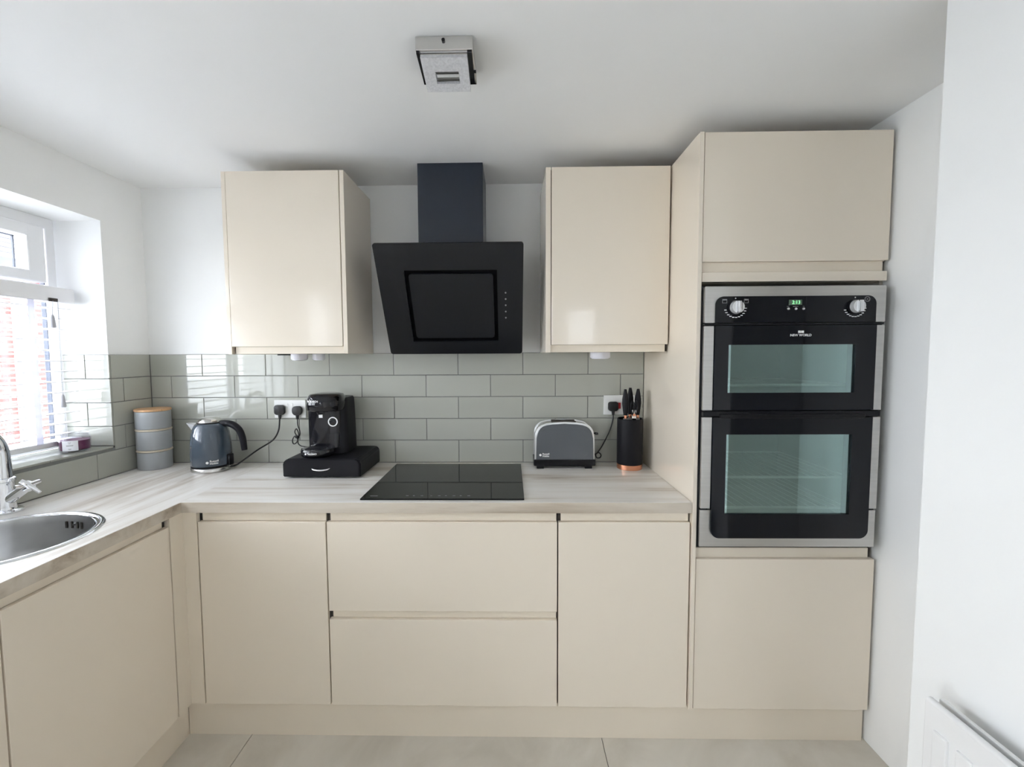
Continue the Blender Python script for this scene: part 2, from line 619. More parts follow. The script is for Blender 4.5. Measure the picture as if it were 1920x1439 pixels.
# ---------------------------------------------------------------- window
win = struct(thing('window_1', 'white plastic casement window above the sink', 'window', (-0.23, (WY0 + WY1) / 2, WZ0)))
del win['label'], win['category']
FX0, FX1 = -0.240, -0.20
YM = (WY0 + WY1) / 2
ZTR = 1.72
FXM = -0.216          # white inner face, dark outer half
EY = WY0 - 0.0085
for nm, m, xa, xb in (('window_frame', 'upvc_white', FXM, FX1), ('outer_frame', 'navy_paint', FX0, FXM - 0.0005)):
    fr = B()
    fr.box(xa, xb, WY0 - 0.046, EY, WZ0 + 0.008, WZ1, bev=0.003)
    fr.box(xa, xb, WY1, WY1 + 0.046, WZ0 + 0.008, WZ1, bev=0.003)
    fr.box(xa, xb, WY1 + 0.04, WY0 - 0.04, WZ1 - 0.045, WZ1, bev=0.003)
    fr.box(xa, xb, WY1 + 0.04, WY0 - 0.04, WZ0 + 0.008, WZ0 + 0.05, bev=0.003)
    fr.box(xa, xb, WY1 + 0.04, WY0 - 0.04, ZTR - 0.03, ZTR + 0.03, bev=0.003)
    fr.box(xa, xb, YM - 0.03, YM + 0.03, WZ0 + 0.02, WZ1 - 0.02, bev=0.003)
    fr.mk(nm, m, win)
for (ya, yb) in ((YM + 0.034, WY0 - 0.066), (WY1 + 0.066, YM - 0.034)):
    za, zb = 1.755, 1.988
    sa = B()
    for q in ((ya, ya + 0.07, za, zb), (yb - 0.07, yb, za, zb), (ya + 0.06, yb - 0.06, za, za + 0.045), (ya + 0.06, yb - 0.06, zb - 0.05, zb)):
        sa.box(FXM - 0.02, FX1 + 0.018, q[0], q[1], q[2], q[3], bev=0.006)
    sash = sa.mk('sash', 'upvc_white', win)
    gk = B()
    for q in ((ya + 0.068, ya + 0.073, za + 0.04, zb - 0.045), (yb - 0.073, yb - 0.068, za + 0.04, zb - 0.045),
              (ya + 0.068, yb - 0.068, za + 0.043, za + 0.048), (ya + 0.068, yb - 0.068, zb - 0.053, zb - 0.048)):
        gk.box(FX0 - 0.005, FXM - 0.022, *q)
    gk.mk('gasket', 'navy_paint', sash)
    box('pane', 'window_glass', sash, -0.222, -0.218, ya + 0.06, yb - 0.06, za + 0.04, zb - 0.04)
    ya2, yb2 = (YM + 0.03, WY0 - 0.046) if ya > YM else (WY1 + 0.046, YM - 0.03)
    box('pane', 'window_glass', win, -0.214, -0.210, ya2 - 0.01, yb2 + 0.01, WZ0 + 0.05, ZTR - 0.02)

# ---------------------------------------------------------------- rear window and added side door (behind the viewer)
pd = bpy.data.objects.new('window_2', None)
COL.objects.link(struct(pd))
pd.location = ((RX0 + RX1) / 2, YR - 0.1, RZ0)
XM = (RX0 + RX1) / 2
df = B()
for xa in (RX0, RX1 - 0.06):
    df.box(xa, xa + 0.06, YR - 0.14, YR - 0.07, RZ0, RZ1, bev=0.004)
df.box(RX0, RX1, YR - 0.14, YR - 0.07, RZ1 - 0.06, RZ1, bev=0.004)
df.box(RX0, RX1, YR - 0.14, YR - 0.07, RZ0, RZ0 + 0.06, bev=0.004)
df.mk('window_frame', 'upvc_white', pd)
for xa, xb in ((RX0 + 0.05, RX1 - 0.05),):
    box('pane', 'window_glass', pd, xa, xb, YR - 0.107, YR - 0.103, RZ0 + 0.05, RZ1 - 0.05)
sd_ = bpy.data.objects.new('fill_door', None)  # unseen side door, added to bring in fill light
COL.objects.link(struct(sd_))
sd_.location = (-0.1, (SY0 + SY1) / 2, SZ0)
df = B()
for ya in (SY1, SY0 - 0.08):
    df.box(-0.14, -0.07, ya, ya + 0.08, SZ0, SZ1, bev=0.004)
for za, zb in ((SZ0, SZ0 + 0.12), (0.98, 1.50), (SZ1 - 0.08, SZ1)):
    df.box(-0.14, -0.07, SY1, SY0, za, zb, bev=0.004)
df.mk('door_frame', 'upvc_white', sd_)
for za, zb in ((SZ0 + 0.11, 0.99), (1.49, SZ1 - 0.07)):
    box('pane', 'window_glass', sd_, -0.107, -0.103, SY1 + 0.07, SY0 - 0.07, za, zb)

# ---------------------------------------------------------------- outside
struct(B().box(-30, 30, -30, 30, -0.25, -0.15).mk('ground', 'paving'))
struct(B().prism([(-5.7, -10.0), (30, -10.0), (30, -10.2), (-5.7, -10.2)], 'z', -0.15, 3.5).mk('wall_sky_block', 'paving'))  # unseen wall added to keep bright sky out of the door reflections
nb = thing('neighbour_house', 'red brick house wall with tiled roof seen outside through the blind', 'building', (-6.2, 6.0, -0.15))
box('wall', 'red_brick', nb, -6.6, -6.0, 1.6, 18.0, -0.15, 2.80)
box('gutter', 'gutter_grey', nb, -6.0, -5.84, 1.6, 18.0, 2.80, 2.93)
for yy in (4.71, 3.75):
    box('window_frame', 'white_paint', nb, -6.0, -5.95, yy - 0.09, yy + 0.09, -0.10, 2.74)
for k in range(12):
    xa, za = -5.88 - 0.28 * k, 2.93 + 0.14 * k
    rf = B()
    rf.prism([(xa, za), (xa, za + 0.045), (xa - 0.32, za + 0.185), (xa - 0.32, za + 0.14)], 'y', 1.5, 18.2)
    rf.mk('roof_course', 'roof_tile', nb)

# ---------------------------------------------------------------- worktop
xw, yw = 0.586, YWT
c0 = (0.300, -0.930)
SR = 0.232
HR = SR - 0.022
wt = B()
outer = [(0.009, -0.0085), (0.009, -2.05), (xw, -2.05), (xw, yw), (2.4325, yw), (2.4325, -0.0085)]
top = [wt.bm.verts.new((x, y, ZW)) for x, y in outer]
bot = [wt.bm.verts.new((x, y, ZW - 0.039)) for x, y in outer]
n = len(outer)
for i in range(n):
    wt.bm.faces.new((top[i], top[(i + 1) % n], bot[(i + 1) % n], bot[i]))
NS = 48
ring_t = [wt.bm.verts.new((c0[0] + HR * math.cos(2 * PI * i / NS), c0[1] + HR * math.sin(2 * PI * i / NS), ZW)) for i in range(NS)]
ring_b = [wt.bm.verts.new((v.co.x, v.co.y, ZW - 0.039)) for v in ring_t]
for i in range(NS):
    wt.bm.faces.new((ring_t[i], ring_b[i], ring_b[(i + 1) % NS], ring_t[(i + 1) % NS]))


def fill(loop, ring):
    es = []
    for L_ in (loop, ring):
        for i in range(len(L_)):
            es.append(wt.bm.edges.get((L_[i], L_[(i + 1) % len(L_)])))
    bmesh.ops.triangle_fill(wt.bm, edges=es, use_beauty=True)


fill(top, ring_t)
fill(bot, ring_b)
wto = tag(wt.mk('worktop', 'pale_oak_laminate'), 'pale oak effect laminate worktop turning the corner under the window', 'worktop')
box('shaded_edge', 'oak_laminate_shaded', wto, xw + 0.0012, 2.4325, yw - 0.0012, yw + 0.0001, ZW - 0.0385, ZW - 0.0008)  # thin strip of the same laminate, painted darker for shade
box('shaded_edge', 'oak_laminate_shaded', wto, xw - 0.0001, xw + 0.0012, -2.05, yw - 0.0013, ZW - 0.0385, ZW - 0.0008)

# ---------------------------------------------------------------- base cabinets, back run
ZP, ZD = 0.137, 0.835


def base_cab(label, x0, x1, fronts, group='cream base cabinets under the worktop'):
    t = thing('base_cabinet', label, 'cabinet', ((x0 + x1) / 2, -0.3, ZP), 0, group)
    body = B()
    body.box(x0 + 0.001, x1 - 0.001, -0.555, -0.02, ZP, 0.868)
    body.mk('carcass', 'cream_matt', t)
    box('shadow_gap', 'gap_dark', t, x0 + 0.0012, x1 - 0.0012, -0.5735, -0.556, ZP + 0.001, 0.866)
    for nm, za, zb in fronts:
        d = box(nm, 'cream_gloss', t, x0 + 0.0022, x1 - 0.0022, YD, -0.5745, za, zb, bev=0.0015)
        # grip channel above the front
        g = B()
        g.box(x0 + 0.012, x1 - 0.004, -0.581, -0.5740, zb + 0.0008, min(zb + 0.036, 0.8698), bev=0.001)
        g.mk('grip_channel', 'cream_matt', d)
    return t


X0, X1, X2, X3 = 0.638, 1.113, 1.956, 2.432
base_cab('cream single door base cabinet beside the inner corner', X0, X1, [('door', ZP, ZD)])
base_cab('wide cream base cabinet with two drawers below the hob', X1, X2, [('drawer', ZP, 0.468), ('drawer', 0.500, ZD)])
base_cab('cream single door base cabinet beside the tall oven housing', X2, X3, [('door', ZP, ZD)])

cp = thing('corner_post', 'narrow cream corner post joining the two cabinet runs', 'panel', (0.59, -0.60, ZP))
pp = B()
pp.prism([(0.585, -0.655), (0.585, YD), (0.636, YD), (0.636, -0.575), (0.566, -0.575), (0.566, -0.655)], 'z', ZP, 0.8705)
pp.mk('post', 'cream_matt', cp)

# sink run
XS = 0.585


def sink_cab(label, y1, y0):
    t = thing('base_cabinet', label, 'cabinet', (0.3, (y0 + y1) / 2, ZP), 0, 'cream base cabinets under the worktop')
    sd = B()
    sd.box(0.02, 0.548, y1 - 0.018, y1 - 0.001, ZP, 0.868)
    sd.box(0.02, 0.548, y0 + 0.001, y0 + 0.018, ZP, 0.868)
    sd.box(0.02, 0.548, y0 + 0.018, y1 - 0.018, ZP, ZP + 0.018)
    sd.box(0.53, 0.546, y0 + 0.018, y1 - 0.018, ZP + 0.02, 0.70)
    sd.mk('carcass', 'cream_matt', t)
    box('shadow_gap', 'gap_dark', t, 0.548, 0.5645, y0 + 0.0012, y1 - 0.0012, ZP + 0.001, 0.866)
    d = box('door', 'cream_gloss', t, 0.5655, XS, y0 + 0.0022, y1 - 0.0022, ZP, 0.842, bev=0.0015)
    g = B()
    g.box(0.565, 0.572, y0 + 0.004, y1 - 0.016, 0.843, 0.8698, bev=0.001)
    g.mk('grip_channel', 'cream_matt', d)
    return t


sink_cab('cream base cabinet directly below the round sink', -0.657, -1.172)
sink_cab('cream base cabinet nearest the viewer on the sink run', -1.172, -2.0)

# plinths
tag(box('plinth', 'cream_matt', None, 0.5575, 3.0865, -0.5745, -0.557, 0.0, ZP - 0.0015), 'long cream plinth along the floor under the drawers and oven housing', 'plinth')
tag(box('plinth', 'cream_matt', None, 0.540, 0.557, -2.0, -0.5755, 0.0, ZP - 0.0015), 'cream plinth along the floor below the sink cabinets', 'plinth')

# ---------------------------------------------------------------- tall oven housing
XA, XB, XE = 2.4345, 2.4500, 3.0860
th = thing('oven_housing', 'tall cream oven housing cabinet reaching almost to the ceiling', 'cabinet', (2.767, -0.3, ZP))
box('side_panel', 'cream_gloss', th, XA, XB - 0.001, -0.602, -0.009, ZP, 2.191, bev=0.001)
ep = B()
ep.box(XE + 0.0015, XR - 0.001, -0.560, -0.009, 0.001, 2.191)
ep.mk('end_panel', 'cream_shaded', th)
cb = B()
cb.box(XB, XE, -0.555, -0.009, ZP, 0.735)
cb.box(XB, XE, -0.555, -0.009, 1.690, 2.190)
cb.box(XB, XE, -0.02, -0.009, 0.735, 1.690)
cb.mk('carcass', 'cream_matt', th)
box('shadow_gap', 'gap_dark', th, XB, XE, -0.5735, -0.556, ZP + 0.001, 0.733)
box('shadow_gap', 'gap_dark', th, XB, XE, -0.5735, -0.556, 1.692, 2.188)
d = box('door', 'cream_gloss', th, XB + 0.002, XE - 0.001, -0.597, -0.5745, 1.757, 2.191, bev=0.0015)
d['label'] = 'top flap door above the oven'
box('grip_channel', 'cream_matt', d, XB + 0.002, XE - 0.008, -0.582, -0.574, 1.7212, 1.7565)
box('filler_strip', 'cream_gloss', th, XB + 0.002, XE - 0.003, -0.597, -0.5745, 1.688, 1.7205, bev=0.001)
d = box('door', 'cream_gloss', th, XB + 0.002, XE - 0.001, -0.597, -0.5745, ZP, 0.702, bev=0.0015)
d['label'] = 'lower door below the oven'
box('grip_channel', 'cream_matt', d, XB + 0.002, XE - 0.014, -0.582, -0.574, 0.7025, 0.738)

# ---------------------------------------------------------------- double oven
OX0, OX1, OY = 2.4525, 3.0750, -0.621
OX0, OX1 = 2.4510, 3.0640
ov = thing('double_oven', 'built-in stainless steel and black glass double oven with clock', 'oven', (2.76, -0.3, 0.752))
GX0, GX1 = 2.489, 3.034
bd = B()   # casing with two cavities, behind the fronts
bd.box(OX0 + 0.012, OX1 - 0.012, -0.575, -0.05, 0.760, 0.835)
bd.box(OX0 + 0.012, OX1 - 0.012, -0.575, -0.05, 1.195, 1.275)
bd.box(OX0 + 0.012, OX1 - 0.012, -0.575, -0.05, 1.505, 1.664)
bd.box(OX0 + 0.012, OX0 + 0.045, -0.575, -0.05, 0.835, 1.505)
bd.box(OX1 - 0.045, OX1 - 0.012, -0.575, -0.05, 0.835, 1.505)
bd.box(OX0 + 0.045, OX1 - 0.045, -0.12, -0.05, 0.835, 1.505)
bd.mk('casing', 'oven_enamel', ov)
# black backing rim seen in the gaps
rim = B()
for q in ((OX0 - 0.0006, OX0 + 0.034, 0.752, 1.672), (OX1 - 0.034, OX1 + 0.0006, 0.752, 1.672), (OX0 + 0.034, OX1 - 0.034, 0.752, 0.80), (OX0 + 0.034, OX1 - 0.034, 1.21, 1.25), (OX0 + 0.034, OX1 - 0.034, 1.52, 1.672)):
    rim.box(q[0], q[1], -0.607, -0.5985, q[2], q[3])
rim.mk('rim', 'black_plastic', ov)
# control panel
cpn = B()
cpn.prism(rrect(OX0 + 0.003, OX1, 1.5455, 1.6685, 0.003, 3), 'y', -0.620, -0.6065)
cpo = cpn.mk('control_panel', 'steel', ov)
ci = B()
ci.prism(rrect(GX0, GX1 - 0.004, 1.5455, 1.6345, (0.0, 0.0, 0.028, 0.028), 8), 'y', -0.6235, -0.6205)
cin = ci.mk('control_glass', 'black_glass', cpo)
for kx in (2.556, 2.958):
    kz = 1.597
    k = B()
    k.cyl((kx, -0.6235, kz), (kx, -0.630, kz), 0.0255, 0.0245, 32)
    k.mk('knob_collar', 'black_plastic', cpo, 40)
    k = B()
    k.cyl((kx, -0.630, kz), (kx, -0.645, kz), 0.0225, 0.0205, 32)
    kn = k.mk('control_knob', 'silver_paint', cpo, 40)
    k = B()
    k.box(kx - 0.0065, kx + 0.0065, -0.655, -0.645, kz - 0.0195, kz + 0.0195, bev=0.002)
    k.mk('knob_grip', 'chrome', kn)
    k = B()
    k.box(kx + 0.0075, kx + 0.0115, -0.6462, -0.645, kz - 0.010, kz + 0.017)
    k.mk('knob_pointer', 'black_plastic', kn)
    mk_ = B()
    for i in range(11):
        a = math.radians(195 + i * 16) if kx < 2.7 else math.radians(200 + i * 15)
        ca, sa_ = math.cos(a), math.sin(a)
        px_, pz_ = kx + 0.035 * ca, kz + 0.034 * sa_
        mk_.box(px_ - 0.0038, px_ + 0.0038, -0.6242, -0.6236, pz_ - 0.0014, pz_ + 0.0014)
    mk_.box(kx - 0.0022, kx + 0.0018, -0.6242, -0.6236, kz + 0.029, kz + 0.0325)
    mk_.mk('dial_markings', 'print_white', cin)['kind'] = 'stuff'
for ix, iz in ((2.519, 1.6195), (2.5915, 1.6195)):
    ic = B()
    for q in ((ix - .008, ix + .008, iz + .0015, iz + .006), (ix - .008, ix - .0066, iz - .008, iz + .006), (ix + .0066, ix + .008, iz - .008, iz + .006), (ix - .008, ix + .008, iz - .008, iz - .0066)):
        ic.box(q[0], q[1], -0.6242, -0.6236, q[2], q[3])
    ic.mk('function_icon', 'print_grey', cin)
ic = B()
for i in range(14):
    a = 2 * PI * i / 14
    ic.box(2.9985 + .008 * math.cos(a) - .002, 2.9985 + .008 * math.cos(a) + .002, -0.6242, -0.6236, 1.622 + .008 * math.sin(a) - .001, 1.622 + .008 * math.sin(a) + .001)
ic.box(2.9965, 3.0005, -0.6242, -0.6236, 1.620, 1.624)
ic.mk('function_icon', 'print_grey', cin)
lc = box('clock_display', 'lcd', cpo, 2.7355, 2.7800, -0.6243, -0.6236, 1.6035, 1.6215)
text('clock_digits', '2:13', 0.0165, 'lcd_digit', lc, front(2.7600, -0.6246, 1.6122))
for bx in (2.7345, 2.7600, 2.7855):
    k = B()
    k.cyl((bx, -0.6235, 1.591), (bx, -0.6265, 1.591), 0.0042, 0.0036, 16)
    k.mk('clock_button', 'silver_paint', cpo, 40)
pr = B()
for bx, w in ((2.7325, .003), (2.7590, .009), (2.7860, .003)):
    pr.box(bx - w, bx + w, -0.6242, -0.6236, 1.5982, 1.5996)
pr.mk('button_markings', 'print_grey', cin)


def oven_door(name, z0, z1, wx0, wx1, wz0, wz1, rb):
    dt = B()
    yb, yf = -0.6165, -0.625
    dt.prism(rrect(GX0, GX1, z0, wz0, (rb, rb, 0, 0), 8), 'y', yf, yb)
    dt.box(GX0, GX1, yf, yb, wz1, z1)
    dt.box(GX0, wx0, yf, yb, wz0, wz1)
    dt.box(wx1, GX1, yf, yb, wz0, wz1)
    dd = dt.mk(name, 'black_glass', ov)
    box('window_pane', 'oven_pane', dd, wx0 - 0.004, wx1 + 0.004, -0.618, -0.6166, wz0 - 0.004, wz1 + 0.004)
    for q in ((wx0 - 0.03, wx0 - 0.006, wz0 - 0.02, wz1 + 0.02), (wx1 + 0.006, wx1 + 0.03, wz0 - 0.02, wz1 + 0.02)):
        box('inner_frame', 'black_plastic', dd, q[0], q[1], -0.6155, -0.578, q[2], q[3])
    return dd


ud = oven_door('upper_door', 1.245, 1.5345, 2.536, 2.966, 1.304, 1.4695, 0.0)
ld = oven_door('lower_door', 0.7905, 1.2190, 2.536, 2.966, 0.877, 1.1590, 0.030)
for (xa, xb) in ((OX0 + 0.003, GX0 - 0.0015), (GX1 + 0.0015, OX1)):
    box('steel_trim', 'steel', ud, xa, xb, -0.620, -0.608, 1.243, 1.5345, bev=0.001)
    box('steel_trim', 'steel', ld, xa, xb, -0.620, -0.608, 0.8955, 1.2190, bev=0.001)
bt = B()
bt.box(OX0 + 0.003, GX0 + 0.03, -0.6160, -0.6075, 0.757, 0.8885)
bt.box(GX1 - 0.03, OX1, -0.6160, -0.6075, 0.757, 0.8885)
bt.box(GX0 + 0.03, GX1 - 0.03, -0.6160, -0.6075, 0.757, 0.815)
bt.mk('base_trim', 'steel', ov)
hb = B()
hb.box(OX0 + 0.002, OX1 - 0.006, -0.626, -0.6075, 1.222, 1.2405, bev=0.002)
hb.box(GX0 + 0.02, GX1 - 0.03, -0.632, -0.625, 1.2165, 1.232, bev=0.003)
hb.mk('door_handle', 'black_plastic', ld)
hb = B()
hb.box(OX0 + 0.002, OX1 - 0.006, -0.6245, -0.6075, 1.5365, 1.5435, bev=0.001)
hb.mk('door_handle', 'black_plastic', ud)
text('maker_lettering', 'NEW WORLD', 0.0115, 'print_white', ud, front(2.779, -0.6252, 1.5010), bold=0.0002)
lg = B()
lg.box(2.7690, 2.7785, -0.6256, -0.6251, 1.5085, 1.5170)
lg.box(2.7795, 2.7890, -0.6256, -0.6251, 1.5085, 1.5170)
lg.mk('maker_emblem', 'print_white', ud)
for rz_, dp in ((1.327, 0), (0.995, 0), (0.883, 0)):
    rk = B()
    rk.tube([(OX0 + 0.05, -0.572, rz_), (OX1 - 0.07, -0.572, rz_)], 0.0050, 10, 1)
    rk.tube([(OX0 + 0.05, -0.16, rz_), (OX1 - 0.05, -0.16, rz_)], 0.0032, 8, 1)
    for i in range(16):
        xx = OX0 + 0.06 + i * (OX1 - OX0 - 0.12) / 15
        rk.tube([(xx, -0.565, rz_), (xx, -0.16, rz_)], 0.0014, 6, 1)
    rk.mk('wire_rack', 'rack_wire', ov, 60)

# ---------------------------------------------------------------- wall cabinets
GW = 'cream wall cabinets either side of the hood'
ZB, ZU, YF = 1.4485, 2.1870, -0.345


def wall_cab(label, x0, x1, lp, rp, notch):
    t = thing('wall_cabinet', label, 'cabinet', ((x0 + x1) / 2, -0.17, ZB), 0, GW)
    c = B()
    c.box(x0 + lp, x1 - rp, YF + 0.042, -0.001, ZB + 0.002, ZU - 0.001)
    c.mk('carcass', 'cream_matt', t)
    if lp:
        box('end_panel', 'cream_gloss', t, x0, x0 + lp - 0.0005, YF + 0.001, -0.0085, ZB, ZU, bev=0.0008)
    if rp:
        box('end_panel', 'cream_gloss', t, x1 - rp + 0.0005, x1, YF + 0.001, -0.0085, ZB, ZU, bev=0.0008)
    box('shadow_gap', 'gap_dark', t, x0 + lp, x1 - rp, YF + 0.0225, YF + 0.0415, ZB + 0.003, ZU - 0.003)
    d = box('door', 'cream_gloss', t, x0 + lp + notch[0], x1 - rp - notch[1], YF, YF + 0.0215, 1.4795, ZU, bev=0.0015)
    box('grip_channel', 'cream_matt', d, x0 + lp + notch[2], x1 - rp - notch[3], YF + 0.014, YF + 0.022, ZB + 0.001, 1.4790)
    return t


wall_cab('cream wall cabinet between the window corner and the hood', 0.6180, 1.1180, 0.0165, 0.0180, (0.0015, 0.0025, 0.0085, 0.001))
wall_cab('cream wall cabinet between the hood and the oven housing', 1.9320, 2.4300, 0.0210, 0.0, (0.0025, 0.0025, 0.001, 0.010))

# under-cabinet puck lights
for (px_, py_, r_, lab) in ((0.862, -0.235, 0.034, 'left of the two white puck lights under the left wall cabinet'),
                            (0.935, -0.205, 0.027, 'right of the two white puck lights under the left wall cabinet'),
                            (2.176, -0.235, 0.043, 'white puck light under the right wall cabinet')):
    t = thing('puck_light', lab, 'light', (px_, py_, ZB - 0.03), 0, 'puck lights under the wall cabinets')
    k = B()
    k.lathe([(r_ * 0.98, ZB + 0.0005), (r_, ZB - 0.004), (r_, ZB - 0.020), (r_ * 0.97, ZB - 0.024)], (px_, py_), 32)
    k.mk('housing', 'puck_white', t, 40)
    k = B()
    k.lathe([(r_ * 0.86, ZB - 0.0238), (r_ * 0.84, ZB - 0.0275), (r_ * 0.5, ZB - 0.029)], (px_, py_), 32)
    k.mk('lens', 'puck_white', t, 40)
sn = thing('light_sensor', 'flat dark sensor strip under the left wall cabinet', 'sensor', (0.80, -0.22, ZB - 0.005))
box('sensor_body', 'black_plastic', sn, 0.765, 0.825, -0.235, -0.205, ZB - 0.0055, ZB - 0.0002, bev=0.001)

# ---------------------------------------------------------------- cooker hood
hd = thing('cooker_hood', 'black angled glass cooker hood with square chimney', 'hood', (1.543, -0.2, 1.446))
es = Vector((0, -0.25, 0.434)).normalized()
nn = Vector((0, -0.434, -0.25)).normalized()
hb0 = Vector((0, -0.15, 1.446))


def hp(v):   # (x, s, t) -> world: s up the slope, t out of the panel
    return Vector((v[0], 0, 0)) + hb0 + es * v[1] + nn * v[2]


HX0, HX1, HS = 1.2435, 1.8410, 0.5005
RX_0, RX_1, RS0, RS1 = 1.3540, 1.7345, 0.0650, 0.3905
g = B()
g.prism([(p[0], p[1]) for p in rrect(HX0, HX1, 0.0, RS0, (0.012, 0.012, 0, 0))], 'z', -0.010, 0.0)
g.prism([(p[0], p[1]) for p in rrect(HX0, HX1, RS1, HS, (0, 0, 0.010, 0.010))], 'z', -0.010, 0.0)
g.box(HX0, RX_0, RS0, RS1, -0.010, 0.0)
g.box(RX_1, HX1, RS0, RS1, -0.010, 0.0)
g.map(hp)
g.mk('glass_panel', 'hood_black', hd)
g = B()
g.prism(rrect(RX_0 + 0.017, RX_1 - 0.017, RS0 + 0.016, RS1 - 0.017, 0.012), 'z', -0.010, -0.001, bev=0.001)
g.map(hp)
g.mk('centre_panel', 'hood_black', hd, 18)
g = B()
g.box(RX_0 - 0.004, RX_1 + 0.004, RS0 - 0.004, RS1 + 0.004, -0.030, -0.0105)
g.map(hp)
g.mk('inlet_groove', 'hood_groove', hd)
g = B()
q = [hp((0, 0.015, -0.0315)), hp((0, 0.485, -0.0315))]
g.prism([(q[0].y, q[0].z), (q[1].y, q[1].z), (-0.24, 1.905), (-0.0085, 1.905), (-0.0085, 1.452)], 'x', HX0 + 0.02, HX1 - 0.02)
g.mk('body', 'hood_groove', hd)
for s_ in (0.178, 0.207, 0.236, 0.264, 0.292):
    k = B()
    k.lathe([(0.0036, 0.0), (0.0036, 0.0008)], (1.7685, s_), 14)
    k.map(hp)
    k.mk('touch_button', 'print_grey', hd)
box('chimney', 'chimney_black', hd, 1.3955, 1.6735, -0.240, -0.0005, 1.9055, ZC - 0.0005, bev=0.0015)

# ---------------------------------------------------------------- hob
hx0, hx1, hy0, hy1 = 1.2338, 1.8358, -0.577, -0.058
hobt = thing('induction_hob', 'flat black glass induction hob set in the worktop', 'hob', ((hx0 + hx1) / 2, (hy0 + hy1) / 2, ZW))
box('glass_top', 'hob_glass', hobt, hx0, hx1, hy0, hy1, ZW + 0.0004, ZW + 0.0064, bev=0.0012)
k = B()
for i, xx in enumerate((1.40, 1.425, 1.455, 1.49, 1.52, 1.545, 1.575, 1.60, 1.63)):
    w = 0.0035 if i % 2 else 0.005
    k.box(xx - w, xx + w, -0.545, -0.5405, ZW + 0.0064, ZW + 0.0067)
k.mk('touch_controls', 'print_grey', hobt)['kind'] = 'stuff'
k = B()
k.box(1.262, 1.290, -0.548, -0.544, ZW + 0.0064, ZW + 0.0067)
k.mk('maker_mark', 'print_grey', hobt)

# ---------------------------------------------------------------- sink
sk = thing('kitchen_sink', 'round stainless steel inset sink bowl in the worktop', 'sink', (c0[0], c0[1], ZW))
R = SR
k = B()
k.lathe([(R - 0.026, ZW - 0.012), (R - 0.022, ZW + 0.0015), (R - 0.014, ZW + 0.0045), (R - 0.004, ZW + 0.004), (R, ZW + 0.0004), (R - 0.019, ZW + 0.0003)], c0, 64, cap=False)
k.mk('rim', 'chrome', sk, 60)
k = B()
k.lathe([(R - 0.0265, ZW + 0.0005), (R - 0.030, ZW - 0.020), (R - 0.034, ZW - 0.10), (R - 0.050, ZW - 0.145), (R - 0.085, ZW - 0.165), (0.05, ZW - 0.170), (0.045, ZW - 0.174), (0.001, ZW - 0.174)], c0, 64, cap=False)
k.mk('bowl', 'sink_steel', sk, 60)
for i, dy in enumerate((-0.5, -0.17, 0.17, 0.5)):
    a = math.radians(83 + dy * 17)
    rr_ = R - 0.0325
    p = Vector((c0[0] + rr_ * math.cos(a), c0[1] + rr_ * math.sin(a), ZW - 0.032))
    k = B()
    k.box(-0.003, 0.003, -0.0015, 0.0015, -0.011, 0.011)
    k.map(lambda v: Matrix.Rotation(a - PI / 2, 3, 'Z') @ v + p)
    k.mk('overflow_slot', 'gap_dark', sk)
a = math.radians(83)
k = B()
k.cyl((c0[0] + (R - 0.030) * math.cos(a), c0[1] + (R - 0.030) * math.sin(a), ZW - 0.03), (c0[0] + (R - 0.036) * math.cos(a), c0[1] + (R - 0.036) * math.sin(a), ZW - 0.03), 0.004, n=14)
k.mk('overflow_screw', 'chrome', sk, 40)

# ---------------------------------------------------------------- tap
tx, ty = 0.055, -0.700
tp = thing('mixer_tap', 'chrome swan neck mixer tap behind the sink', 'tap', (tx, ty, ZW))
k = B()
k.lathe([(0.044, ZW), (0.044, ZW + 0.006), (0.040, ZW + 0.010), (0.028, ZW + 0.012), (0.0265, ZW + 0.02), (0.026, ZW + 0.105), (0.029, ZW + 0.108), (0.029, ZW + 0.118), (0.024, ZW + 0.121)], (tx, ty), 32)
k.mk('tap_body', 'chrome', tp, 40)
k = B()
k.tube([(tx, ty, ZW + 0.12), (tx, ty, ZW + 0.17), (tx, ty - 0.003, ZW + 0.225), (tx + 0.006, ty - 0.03, ZW + 0.268), (tx + 0.02, ty - 0.075, ZW + 0.285), (tx + 0.038, ty - 0.125, ZW + 0.268), (tx + 0.046, ty - 0.150, ZW + 0.225), (tx + 0.047, ty - 0.153, ZW + 0.20)],
       [0.0225, 0.021, 0.0185, 0.017, 0.0155, 0.0145, 0.014, 0.0145], 20, 6)
k.mk('spout', 'chrome', tp, 60)
k = B()
k.cyl((tx + 0.012, ty, ZW + 0.044), (tx + 0.074, ty + 0.004, ZW + 0.088), 0.018, 0.0165, 20)
lv = k.mk('valve_arm', 'chrome', tp, 40)
k = B()
k.cyl((tx + 0.072, ty + 0.004, ZW + 0.086), (tx + 0.083, ty + 0.005, ZW + 0.094), 0.0195, 0.018, 20)
k.tube([(tx + 0.062, ty - 0.004, ZW + 0.108), (tx + 0.080, ty + 0.004, ZW + 0.093), (tx + 0.112, ty + 0.010, ZW + 0.066)], [0.0095, 0.0085, 0.0055], 14, 4)
k.tube([(tx + 0.070, ty - 0.03, ZW + 0.095), (tx + 0.078, ty + 0.004, ZW + 0.093), (tx + 0.086, ty + 0.036, ZW + 0.099)], [0.0065, 0.008, 0.0065], 14, 4)
k.mk('cross_handle', 'chrome', lv, 50)

